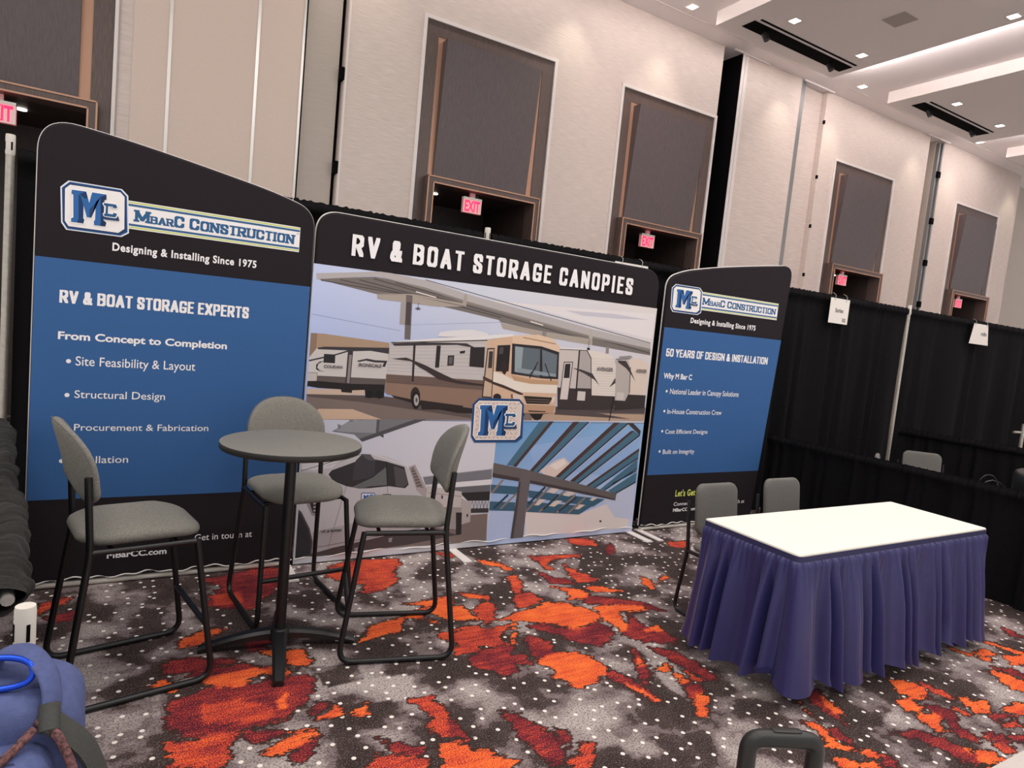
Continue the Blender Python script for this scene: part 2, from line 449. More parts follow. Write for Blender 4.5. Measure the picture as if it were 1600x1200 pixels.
["p","74757a","463,925 585,1005 793,1014 1155,1019 830,915 681,853 621,905"],
["p","8f9096","585,1005 793,1014 786,915 527,924 481,934"],
["p","4f4e53","681,853 1155,1018 1062,1017 660,875"],
["p","55545a","775,1014 797,1014 795,910 776,915"],
["p","4f4e53","786,920 836,901 835,881 792,905"],
["p","77787d","500,979 528,968 516,942 505,944"],
["p","77787d","578,1012 612,1012 604,998 581,993"],
["p","7b6c68","251,28 389,75 1095,180 1286,186 1443,268 1743,272 1756,34 1085,60 667,63"],
["p","4a4243","252,23 389,80 1095,185 1286,186 1492,118 1084,75 667,58 252,19"],
["p","77787f","1163,587 1746,632 1749,549 1190,526"],
["p","9a9ba2","1164,582 1747,627 1745,633 1163,588"],
["p","dcdade","1254,524 1743,547 1744,502 1311,493"],
["p","66656b","1311,493 1744,505 1748,446 1371,437"],
["p","2d2a2c","1481,451 1747,451 1749,376 1556,384"],
["p","b9b9c3","1533,386 1749,376 1748,312 1540,319"],
["p","4a484e","1566,384 1590,316 1593,317 1569,384"],
["p","4a484e","1595,383 1578,317 1582,316 1598,382"],
["p","4a484e","1595,382 1619,314 1622,315 1598,383"],
["p","4a484e","1624,381 1607,316 1611,315 1627,380"],
["p","4a484e","1624,381 1648,313 1652,313 1627,381"],
["p","4a484e","1653,380 1637,314 1640,313 1656,379"],
["p","4a484e","1653,379 1678,311 1681,311 1656,380"],
["p","4a484e","1682,378 1666,312 1669,311 1686,377"],
["p","4a484e","1682,377 1707,309 1711,310 1686,378"],
["p","4a484e","1712,377 1695,311 1699,309 1716,376"],
["p","4a484e","1712,376 1737,307 1740,308 1715,376"],
["p","4a484e","1742,375 1725,309 1729,308 1745,374"],
["p","3c393c","1516,326 1748,315 1749,280 1520,289"],
["p","a79c9c","1044,665 1094,681 1206,490 1206,405 1126,439"],
["p","6a6161","1059,650 1083,664 1176,502 1123,509"],
["p","a79c9c","1057,638 1101,647 1099,651 1056,642"],
["p","a79c9c","1068,616 1113,625 1112,629 1067,620"],
["p","a79c9c","1080,594 1126,603 1124,607 1078,598"],
["p","a79c9c","1091,572 1138,580 1137,584 1090,576"],
["p","a79c9c","1102,550 1151,558 1149,562 1101,554"],
["p","a79c9c","1114,527 1163,535 1162,539 1112,531"],
["p","a79c9c","1125,505 1176,513 1175,517 1124,509"],
["p","c0b7b5","1201,518 1497,460 1506,335 1225,351"],
["p","9b918f","1225,353 1507,329 1522,156 1240,197"],
["p","b0a7a5","1499,408 1589,364 1593,214 1518,198"],
["p","7c7372","1227,350 1507,328 1507,333 1227,355"],
["p","7c7372","1217,463 1501,419 1501,423 1217,467"],
["p","40393a","1327,439 1341,437 1343,410 1330,413"],
["p","40393a","1407,436 1420,433 1423,406 1409,409"],
["p","40393a","1555,282 1569,279 1571,255 1557,258"],
["p","2c2829","1463,298 1514,295 1526,121 1480,119"],
["p","bdb9be","212,698 301,720 451,723 559,745 650,769 764,768 884,740 1009,686 1057,638 1120,489 1223,399 1241,204 1094,188 569,110 389,73 373,202 308,360 234,419"],
["p","d3d0d6","258,703 433,722 559,740 481,675 366,659 261,671"],
["p","55525a","237,643 560,738 558,742 236,647"],
["p","6a676e","445,684 688,767 687,770 444,686"],
["p","dad8de","764,762 1019,676 1021,681 765,767"],
["p","a8a3a7","379,225 707,277 1127,293 1232,297 1241,204 1094,188 569,110 394,75"],
["p","6f696d","387,110 1179,191 1177,196 386,115"],
["p","343135","462,629 483,656 636,710 787,726 867,710 1011,666 1056,532 1030,507 902,528 765,519 688,519 593,540 497,581"],
["p","66676a","631,531 778,595 872,670 891,536 764,532 707,520"],
["p","504d4f","929,675 1013,649 1048,537 1014,515 957,526"],
["p","222023","865,710 890,530 898,530 873,710"],
["p","3f3d43","632,577 636,643 644,718 688,767 747,763 788,717 791,619 740,592"],
["p","58555c","688,764 748,760 783,715 729,725"],
["p","2e2b2f","235,410 289,370 350,255 379,160 376,72 251,37"],
["p","4a474b","233,430 298,374 361,255 389,159 387,71 376,72 376,160 350,251 288,366 235,410"],
["p","8d898d","328,423 359,449 421,453 418,332 369,345"],
["p","2a282b","351,431 371,443 413,446 411,355 373,365"],
["p","9a969a","373,434 404,437 402,423 374,420"],
["p","9a969a","375,409 406,412 404,398 376,395"],
["p","9a969a","376,384 407,387 406,373 377,370"],
["p","2b282a","862,471 925,468 939,444 864,448"],
["p","2e4f87","710,488 797,484 808,472 807,429 705,435 703,479"],
["p","e4e2e6","713,482 796,478 801,468 801,433 710,438 709,475"],
["p","6f696d","892,528 937,212 940,212 895,528"],
["p","6f696d","591,541 494,103 497,102 594,540"],
["p","6f696d","1120,349 1139,197 1142,196 1123,349"],
["p","b0abb0","432,229 582,243 584,221 436,206"],
["p","8f898b","463,49 490,54 485,20 467,20"],
["p","8f898b","684,86 712,91 707,56 688,56"],
["p","8f898b","935,138 965,143 960,108 939,107"],
["g",["b4c4e8","c8cee6","8eb4de","5f98cc"],"1756,10 3265,10 3265,1008 1756,1008"],
["p","93b2de","2051,807 2580,880 3235,930 3263,476 2620,578 2184,591"],
["p","dcc9c2","2194,605 2266,645 2350,691 2428,710 2492,659 2455,583 2380,542 2254,560"],
["p","eadcd6","2289,644 2418,699 2457,660 2361,605"],
["p","e2d6d4","2098,264 2644,208 3026,306 3223,114 3197,22 2815,21 2114,28"],
["p","c3cae2","2897,328 3237,467 3262,122 3047,157"],
["p","b4c2e4","1755,291 1995,277 1985,34 1757,35"],
["p","4a6f86","2145,1014 2265,1016 1942,648 1874,659"],
["p","4a6f86","2504,1016 2651,1015 2173,591 2101,607"],
["p","4a6f86","2945,1013 3099,1012 2446,520 2357,547"],
["p","4a6f86","3155,939 3232,904 2597,481 2511,508"],
["p","4a6f86","3245,776 3244,694 2783,434 2689,458"],
["p","4a6f86","3239,683 3244,601 2898,409 2847,421"],
["p","4a6f86","3244,560 3247,477 3017,373 2937,402"],
["p","4b3633","2245,1016 2285,1016 1964,641 1936,648"],
["p","4b3633","2483,1015 2545,1016 2129,600 2096,606"],
["p","4b3633","2920,1013 2983,1014 2397,541 2355,546"],
["p","4b3633","3122,939 3165,942 2553,497 2511,508"],
["p","4b3633","3241,781 3245,757 2714,452 2683,456"],
["p","2a2a33","2639,1017 2170,592 2177,586 2647,1011"],
["p","2a2a33","3081,1015 2436,521 2444,514 3090,1008"],
["p","2a2a33","3227,905 2588,483 2596,476 3236,897"],
["p","2a2a33","3237,696 2775,436 2782,428 3245,688"],
["p","2a2a33","3241,600 2883,408 2890,401 3249,592"],
["p","2a2a33","3238,579 2975,470 2982,462 3245,571"],
["p","2a2a33","3244,476 3014,375 3021,367 3251,467"],
["p","c8c4cc","2661,1015 2189,587 2192,584 2665,1012"],
["p","c8c4cc","3101,1009 2453,515 2456,512 3105,1006"],
["p","c8c4cc","3237,890 2607,478 2611,475 3240,887"],
["p","403736","3066,1012 3134,1012 3236,940 3233,901"],
["p","3d6078","1747,506 2004,478 2000,413 1752,437"],
["p","3d6078","2104,444 2340,409 2909,328 2793,269 2111,385"],
["p","3d6078","1752,370 1989,349 1993,276 1755,296"],
["p","3d6078","2103,355 2351,318 2780,274 2644,208 2103,264"],
["p","dccabf","2293,421 2340,453 2410,442 2357,404"],
["p","dccabf","2451,385 2511,418 2583,405 2523,372"],
["p","dccabf","2173,316 2228,364 2284,358 2218,311"],
["p","dccabf","2319,302 2393,346 2457,336 2377,291"],
["p","dccabf","2590,258 2644,297 2700,289 2638,253"],
["p","dccabf","2742,331 2782,354 2827,342 2774,320"],
["p","8d7a6e","1767,431 1862,536 1849,546 1753,441"],
["p","8d7a6e","1862,298 2005,419 1993,431 1850,309"],
["p","8d7a6e","2109,265 2318,458 2304,469 2096,276"],
["p","8d7a6e","2236,251 2481,421 2468,434 2223,264"],
["p","8d7a6e","2414,231 2593,377 2578,390 2400,243"],
["p","8d7a6e","2531,219 2704,352 2689,365 2517,231"],
["p","2d3f4e","1801,305 1923,409 1909,422 1787,318"],
["p","2d3f4e","2125,324 2274,459 2258,472 2109,337"],
["p","2d3f4e","2274,268 2418,385 2402,399 2259,281"],
["p","2d3f4e","2435,243 2608,356 2593,370 2421,258"],
["p","67605f","1754,680 2051,621 3036,372 3032,313 2768,370 2107,511 1753,575"],
["p","463c3d","1753,599 2105,530 2765,390 3017,327 3032,313 2768,367 2108,504 1754,567"],
["p","6a6264","2023,607 2114,591 2107,462 2099,256 2096,22 1975,31 1991,310 2004,522"],
["p","4c4446","2004,522 2022,521 2016,280 2001,30 1975,31 1991,310"],
["p","2a2a30","2904,129 2901,123 2891,121 2881,125 2876,131 2880,138 2889,140 2899,136"],
["p","2b5286","1569,1191 1932,1192 1979,1150 1995,878 1943,843 1565,843 1531,890 1518,1139"],
["p","1d3b66","1570,1181 1931,1184 1971,1147 1985,884 1937,852 1568,853 1538,894 1528,1138"],
["p","efebea","1573,1170 1930,1174 1962,1142 1970,900 1928,864 1573,864 1545,901 1539,1136"],
["p","dccdc4","1578,1164 1927,1168 1955,1139 1963,902 1924,870 1576,871 1552,903 1546,1133"],
["p","9d8578","1552,1118 1574,1101 1577,1104 1555,1121"],
["p","9d8578","1552,1068 1570,1086 1567,1089 1549,1071"],
["p","9d8578","1559,1053 1581,1036 1584,1039 1562,1056"],
["p","9d8578","1559,1002 1577,1021 1574,1023 1556,1005"],
["p","9d8578","1566,988 1588,970 1590,973 1569,990"],
["p","9d8578","1566,937 1584,955 1580,958 1562,940"],
["p","9d8578","1573,922 1594,904 1597,907 1575,925"],
["p","9d8578","1573,871 1591,889 1587,892 1569,874"],
["p","9d8578","1577,1152 1599,1134 1602,1137 1580,1155"],
["p","9d8578","1594,1102 1612,1120 1608,1123 1590,1104"],
["p","9d8578","1584,1086 1606,1069 1609,1072 1587,1089"],
["p","9d8578","1601,1036 1619,1054 1615,1057 1597,1039"],
["p","9d8578","1591,1021 1612,1003 1615,1006 1594,1024"],
["p","9d8578","1607,970 1626,988 1622,991 1604,973"],
["p","9d8578","1597,955 1619,937 1622,940 1600,958"],
["p","9d8578","1614,904 1633,922 1629,925 1611,907"],
["p","9d8578","1604,889 1626,871 1629,873 1607,892"],
["p","9d8578","1619,1135 1637,1153 1633,1156 1615,1138"],
["p","9d8578","1625,1120 1647,1103 1650,1106 1628,1123"],
["p","9d8578","1626,1069 1644,1088 1640,1090 1622,1072"],
["p","9d8578","1632,1054 1654,1037 1657,1040 1635,1057"],
["p","9d8578","1633,1003 1651,1021 1647,1024 1629,1006"],
["p","9d8578","1639,988 1661,970 1664,973 1642,991"],
["p","9d8578","1640,937 1658,955 1654,958 1636,940"],
["p","9d8578","1646,922 1668,904 1671,907 1649,925"],
["p","9d8578","1647,870 1665,889 1661,892 1643,873"],
["p","9d8578","1650,1154 1673,1136 1676,1139 1653,1157"],
["p","9d8578","1668,1103 1686,1121 1682,1124 1664,1106"],
["p","9d8578","1657,1088 1680,1070 1683,1073 1660,1091"],
["p","9d8578","1675,1037 1693,1055 1689,1058 1671,1040"],
["p","9d8578","1664,1022 1687,1004 1690,1007 1667,1025"],
["p","9d8578","1682,970 1700,989 1697,992 1678,973"],
["p","9d8578","1671,955 1694,937 1697,940 1674,958"],
["p","9d8578","1689,904 1707,922 1704,925 1685,907"],
["p","9d8578","1679,889 1701,870 1704,873 1682,892"],
["p","9d8578","1693,1137 1711,1155 1708,1158 1689,1140"],
["p","9d8578","1700,1122 1722,1104 1725,1107 1703,1125"],
["p","9d8578","1700,1070 1718,1089 1715,1092 1696,1073"],
["p","9d8578","1707,1055 1729,1038 1732,1041 1710,1058"],
["p","9d8578","1707,1004 1726,1022 1722,1025 1703,1007"],
["p","9d8578","1714,989 1736,971 1739,974 1717,992"],
["p","9d8578","1714,937 1733,956 1729,959 1711,940"],
["p","9d8578","1721,922 1744,904 1747,907 1724,925"],
["p","9d8578","1721,870 1740,889 1736,892 1718,873"],
["p","9d8578","1725,1156 1747,1138 1751,1141 1728,1159"],
["p","9d8578","1742,1105 1761,1123 1757,1126 1739,1107"],
["p","9d8578","1732,1089 1755,1071 1758,1074 1735,1092"],
["p","9d8578","1750,1038 1768,1056 1765,1059 1746,1041"],
["p","9d8578","1739,1023 1762,1005 1765,1008 1742,1026"],
["p","9d8578","1757,971 1776,989 1772,992 1753,974"],
["p","9d8578","1747,956 1769,937 1772,940 1750,959"],
["p","9d8578","1764,904 1783,922 1779,925 1761,907"],
["p","9d8578","1754,889 1777,870 1780,873 1757,892"],
["p","9d8578","1768,1138 1787,1157 1783,1160 1764,1141"],
["p","9d8578","1775,1123 1798,1106 1801,1109 1778,1126"],
["p","9d8578","1775,1072 1794,1090 1790,1093 1772,1075"],
["p","9d8578","1782,1057 1805,1039 1808,1042 1785,1060"],
["p","9d8578","1783,1005 1801,1023 1798,1026 1779,1008"],
["p","9d8578","1790,990 1813,971 1816,974 1793,993"],
["p","9d8578","1790,938 1809,956 1805,959 1786,941"],
["p","9d8578","1797,922 1820,904 1823,907 1800,925"],
["p","9d8578","1797,870 1816,888 1813,891 1794,873"],
["p","9d8578","1801,1158 1824,1140 1827,1143 1804,1161"],
["p","9d8578","1818,1106 1837,1125 1834,1128 1815,1109"],
["p","9d8578","1808,1091 1831,1073 1834,1076 1811,1094"],
["p","9d8578","1826,1039 1845,1058 1841,1061 1822,1042"],
["p","9d8578","1816,1023 1839,1005 1842,1008 1819,1026"],
["p","9d8578","1833,972 1852,990 1849,993 1830,974"],
["p","9d8578","1823,956 1846,938 1849,941 1826,959"],
["p","9d8578","1841,904 1860,922 1856,925 1837,907"],
["p","9d8578","1830,888 1854,870 1857,873 1833,891"],
["p","9d8578","1844,1140 1863,1159 1860,1162 1841,1143"],
["p","9d8578","1851,1125 1875,1107 1878,1110 1855,1128"],
["p","9d8578","1852,1073 1871,1092 1867,1095 1848,1076"],
["p","9d8578","1859,1058 1882,1040 1885,1043 1862,1061"],
["p","9d8578","1859,1006 1879,1024 1875,1027 1856,1009"],
["p","9d8578","1867,990 1890,972 1893,975 1870,993"],
["p","9d8578","1867,938 1886,956 1882,959 1863,941"],
["p","9d8578","1874,922 1897,904 1901,907 1877,925"],
["p","9d8578","1875,870 1894,888 1890,891 1871,873"],
["p","9d8578","1878,1159 1901,1142 1904,1145 1881,1163"],
["p","9d8578","1896,1108 1915,1127 1911,1129 1892,1111"],
["p","9d8578","1885,1092 1908,1074 1912,1077 1888,1095"],
["p","9d8578","1903,1040 1923,1059 1919,1062 1900,1043"],
["p","9d8578","1893,1024 1916,1006 1919,1009 1896,1027"],
["p","9d8578","1911,972 1930,991 1926,994 1907,975"],
["p","9d8578","1900,957 1924,938 1927,941 1904,960"],
["p","9d8578","1919,904 1938,923 1934,926 1915,907"],
["p","9d8578","1908,888 1932,870 1935,873 1911,891"],
["p","9d8578","1922,1142 1941,1161 1937,1164 1918,1145"],
["p","f6f4f4","1586,1128 1686,1130 1685,1145 1584,1143"],
["p","f6f4f4","1677,1136 1702,1056 1718,1058 1694,1139"],
["p","f6f4f4","1718,1055 1737,1137 1720,1141 1702,1059"],
["p","f6f4f4","1729,1131 1830,1132 1829,1147 1727,1146"],
["p","f6f4f4","1821,1139 1823,1103 1840,1103 1838,1139"],
["p","f6f4f4","1826,1109 1812,1099 1823,1087 1837,1097"],
["p","f6f4f4","1809,1094 1805,946 1823,945 1826,1092"],
["p","f6f4f4","1809,940 1833,923 1843,934 1819,951"],
["p","f6f4f4","1829,931 1822,900 1840,896 1846,926"],
["p","f6f4f4","1830,905 1750,905 1752,890 1832,890"],
["p","f6f4f4","1760,898 1757,925 1740,925 1743,898"],
["p","f6f4f4","1756,921 1764,934 1749,942 1741,929"],
["p","f6f4f4","1765,937 1766,1027 1749,1028 1748,939"],
["p","f6f4f4","1749,1030 1721,952 1738,946 1766,1024"],
["p","f6f4f4","1728,957 1696,956 1698,941 1730,941"],
["p","f6f4f4","1705,950 1680,1031 1663,1028 1689,947"],
["p","f6f4f4","1663,1030 1664,938 1681,937 1680,1029"],
["p","f6f4f4","1666,933 1674,923 1688,931 1680,941"],
["p","f6f4f4","1673,929 1667,900 1683,896 1690,925"],
["p","f6f4f4","1674,905 1588,905 1590,890 1676,890"],
["p","f6f4f4","1597,897 1596,923 1580,924 1580,898"],
["p","f6f4f4","1593,918 1609,927 1599,940 1583,930"],
["p","f6f4f4","1612,933 1605,1100 1588,1100 1595,934"],
["p","f6f4f4","1601,1106 1588,1114 1580,1101 1593,1094"],
["p","f6f4f4","1592,1106 1593,1134 1577,1136 1575,1108"],
["p","2f66a6","1585,1135 1686,1138 1710,1057 1728,1139 1830,1139 1832,1103 1817,1093 1814,946 1838,928 1831,898 1751,898 1748,925 1756,938 1757,1027 1729,949 1697,949 1672,1030 1673,937 1681,927 1675,898 1589,898 1588,924 1604,933 1597,1100 1584,1107"],
["p","1d3a66","1633,1112 1650,1094 1668,1041 1673,937 1681,927 1675,898 1629,898 1640,928"],
["p","1d3a66","1640,1112 1686,1138 1697,1102 1694,1082 1672,1087"],
["p","21406f","1714,949 1729,949 1757,1027 1758,1077 1789,1115 1715,1008"],
["p","1a3157","1789,1115 1830,1138 1832,1103 1817,1093 1814,946 1838,928 1831,898 1793,898 1798,928"],
["p","f6f4f4","1818,1066 1902,1067 1900,1084 1816,1082"],
["p","f6f4f4","1892,1072 1903,1053 1920,1060 1909,1079"],
["p","f6f4f4","1904,1062 1894,1052 1909,1041 1919,1050"],
["p","f6f4f4","1902,1055 1882,1057 1882,1040 1902,1038"],
["p","f6f4f4","1891,1050 1888,1058 1869,1054 1872,1046"],
["p","f6f4f4","1878,1064 1845,1064 1847,1047 1880,1047"],
["p","f6f4f4","1836,1056 1836,998 1855,997 1855,1055"],
["p","f6f4f4","1846,989 1884,990 1882,1007 1845,1006"],
["p","f6f4f4","1892,995 1896,1007 1876,1012 1873,1001"],
["p","f6f4f4","1886,1001 1911,1000 1910,1016 1886,1018"],
["p","f6f4f4","1901,1010 1898,992 1918,989 1920,1006"],
["p","f6f4f4","1900,995 1890,982 1907,972 1917,986"],
["p","f6f4f4","1898,985 1823,985 1825,968 1899,968"],
["p","f6f4f4","1831,982 1821,991 1807,981 1817,971"],
["p","f6f4f4","1821,980 1835,991 1821,1004 1807,992"],
["p","f6f4f4","1838,997 1838,1050 1819,1052 1818,998"],
["p","f6f4f4","1833,1059 1816,1066 1809,1051 1825,1044"],
["p","f6f4f4","1822,1056 1827,1071 1808,1077 1803,1061"],
["p","23406c","1799,993 1820,971 1904,970 1921,991 1932,954 1802,951"],
["p","2a5a88","1817,1074 1901,1075 1912,1056 1902,1046 1882,1048 1879,1056 1846,1055 1845,998 1883,998 1886,1010 1911,1008 1908,991 1899,977 1824,976 1814,986 1828,998 1829,1051 1812,1059"]]
EMBLEM = [["p","2b5286","107,997 868,1000 966,880 1000,100 891,0 99,0 27,135 0,848"],
["p","1d3b66","109,968 866,977 950,871 979,117 878,26 105,29 42,146 21,845"],
["p","efebea","115,937 864,948 931,857 948,163 860,60 115,60 57,166 44,840"],
["p","f6f4f4","143,817 352,822 350,865 138,860"],
["p","f6f4f4","333,840 386,610 419,616 369,848"],
["p","f6f4f4","419,607 459,842 423,854 386,619"],
["p","f6f4f4","442,825 654,828 652,871 438,868"],
["p","f6f4f4","635,848 639,745 675,745 671,848"],
["p","f6f4f4","646,762 616,734 639,699 669,728"],
["p","f6f4f4","610,719 602,295 639,292 646,713"],
["p","f6f4f4","610,278 660,229 681,261 631,309"],
["p","f6f4f4","652,252 637,163 675,152 688,238"],
["p","f6f4f4","654,178 486,178 491,135 658,135"],
["p","f6f4f4","507,158 501,235 465,235 472,158"],
["p","f6f4f4","499,223 516,261 484,284 468,246"],
["p","f6f4f4","518,269 520,527 484,530 482,275"],
["p","f6f4f4","484,536 426,312 461,295 520,519"],
["p","f6f4f4","440,327 373,324 377,281 444,281"],
["p","f6f4f4","392,307 340,539 304,530 358,298"],
["p","f6f4f4","304,536 306,272 342,269 340,533"],
["p","f6f4f4","310,258 327,229 356,252 340,281"],
["p","f6f4f4","325,246 312,163 346,152 361,235"],
["p","f6f4f4","327,178 147,178 151,135 331,135"],
["p","f6f4f4","166,155 164,229 130,232 130,158"],
["p","f6f4f4","157,215 191,241 170,278 136,249"],
["p","f6f4f4","197,258 182,736 147,736 161,261"],
["p","f6f4f4","174,754 147,777 130,739 157,719"],
["p","f6f4f4","155,754 157,834 124,840 119,759"],
["p","2f66a6","140,837 352,845 403,613 440,848 654,848 658,745 627,716 621,295 671,244 656,158 488,158 482,235 499,272 501,527 442,304 375,304 323,536 325,269 342,241 329,158 149,158 147,232 180,258 166,736 138,756"],
["p","1d3a66","241,771 277,719 314,567 325,269 342,241 329,158 233,158 256,244"],
["p","1d3a66","256,771 352,845 375,742 369,685 323,699"],
["p","21406f","411,304 442,304 501,527 503,670 568,779 413,473"],
["p","1a3157","568,779 654,845 658,745 627,716 621,295 671,244 656,158 577,158 587,244"],
["p","f6f4f4","629,639 805,642 801,691 625,685"],
["p","f6f4f4","784,656 807,602 843,622 820,676"],
["p","f6f4f4","809,628 788,599 820,567 841,593"],
["p","f6f4f4","805,607 763,613 763,564 805,559"],
["p","f6f4f4","782,593 776,616 736,605 742,582"],
["p","f6f4f4","755,633 686,633 690,585 759,585"],
["p","f6f4f4","667,610 667,444 706,441 706,607"],
["p","f6f4f4","688,418 767,421 763,470 686,467"],
["p","f6f4f4","784,436 792,470 751,484 744,453"],
["p","f6f4f4","771,453 824,450 822,496 771,501"],
["p","f6f4f4","803,479 797,427 839,418 843,467"],
["p","f6f4f4","801,436 780,398 816,370 836,410"],
["p","f6f4f4","797,407 639,407 644,358 799,358"],
["p","f6f4f4","656,398 635,424 606,395 627,367"],
["p","f6f4f4","635,393 665,424 635,461 606,427"],
["p","f6f4f4","671,441 671,593 631,599 629,444"],
["p","f6f4f4","660,619 625,639 610,596 644,576"],
["p","f6f4f4","637,610 648,653 608,670 597,625"],
["p","23406c","589,430 633,367 809,364 845,424 868,318 595,309"],
["p","2a5a88","627,662 803,665 826,610 805,582 763,587 757,610 688,607 686,444 765,444 771,479 824,473 818,424 799,384 642,381 621,410 650,444 652,596 616,619"]]
TEXTS = {'L': [('RV & BOAT STORAGE EXPERTS', 'cond', 'f1eff0', -1093, 1644, 985, 71),
 ('From Concept to Completion', 'bold', 'f1eff0', -1093, 1444, 866, 40),
 ('Site Feasibility & Layout', 'reg', 'f1eff0', -1007, 1300, 609, 51),
 ('Structural Design', 'reg', 'f1eff0', -1006, 1115, 453, 43),
 ('Procurement & Fabrication', 'reg', 'f1eff0', -1002, 927, 696, 38),
 ('Installation', 'reg', 'f1eff0', -1021, 736, 292, 41),
 ('Get in touch at', 'reg', 'f1eff0', -348, 226, 339, 41),
 ('MBarCC.com', 'bold', 'f1eff0', -815, 159, 314, 34),
 ('Designing & Installing Since 1975', 'semi', 'f1eff0', -855, 1964, 770, 42),
 ('dot', 'dot', 'f1eff0', -1040, 1322, 9, 0),
 ('dot', 'dot', 'f1eff0', -1041, 1130, 9, 0),
 ('dot', 'dot', 'f1eff0', -1045, 946, 9, 0),
 ('dot', 'dot', 'f1eff0', -1055, 752, 9, 0)], 'C': [('RV & BOAT STORAGE CANOPIES', 'cond', 'f1eff0', 505, 2123, 2474, 142),
 ('COUDAN', 'bold', '4a4448', 377, 1361, 125, 18),
 ('IRONSCALE', 'bold', '4a4448', 613, 1382, 164, 22),
 ('AVENGER', 'bold', '6a6262', 2663, 1458, 177, 29),
 ('AVENGER', 'bold', '6a6262', 3097, 1462, 124, 30),
 ('LIC.# 869060', 'bold', '3c393c', 439, 220, 142, 17),
 ('MC', 'bold', '2e5fae', 721, 440, 70, 33)], 'R': [('50 YEARS OF DESIGN & INSTALLATION', 'cond', 'f1eff0', 3432, 1626, 1393, 72),
 ('Why M Bar C', 'bold', 'f1eff0', 3435, 1426, 357, 47),
 ('National Leader in Canopy Solutions', 'regc', 'f1eff0', 3536, 1286, 920, 49),
 ('In-House Construction Crew', 'regc', 'f1eff0', 3532, 1101, 715, 45),
 ('Cost Efficient Designs', 'regc', 'f1eff0', 3535, 915, 551, 39),
 ('Built on Integrity', 'regc', 'f1eff0', 3535, 724, 406, 42),
 ("Let's Get", 'semi', 'd6e070', 3759, 312, 260, 58),
 ('Connect', 'reg', 'f1eff0', 3753, 220, 213, 34),
 ('with at', 'reg', 'f1eff0', 4567, 198, 175, 37),
 ('MBarCC.com', 'bold', 'f1eff0', 3753, 163, 301, 30),
 ('Designing & Installing Since 1975', 'semi', 'f1eff0', 3688, 1952, 889, 45),
 ('dot', 'dot', 'f1eff0', 3494, 1309, 9, 0),
 ('dot', 'dot', 'f1eff0', 3494, 1125, 9, 0),
 ('dot', 'dot', 'f1eff0', 3497, 938, 9, 0),
 ('dot', 'dot', 'f1eff0', 3494, 749, 9, 0)]}
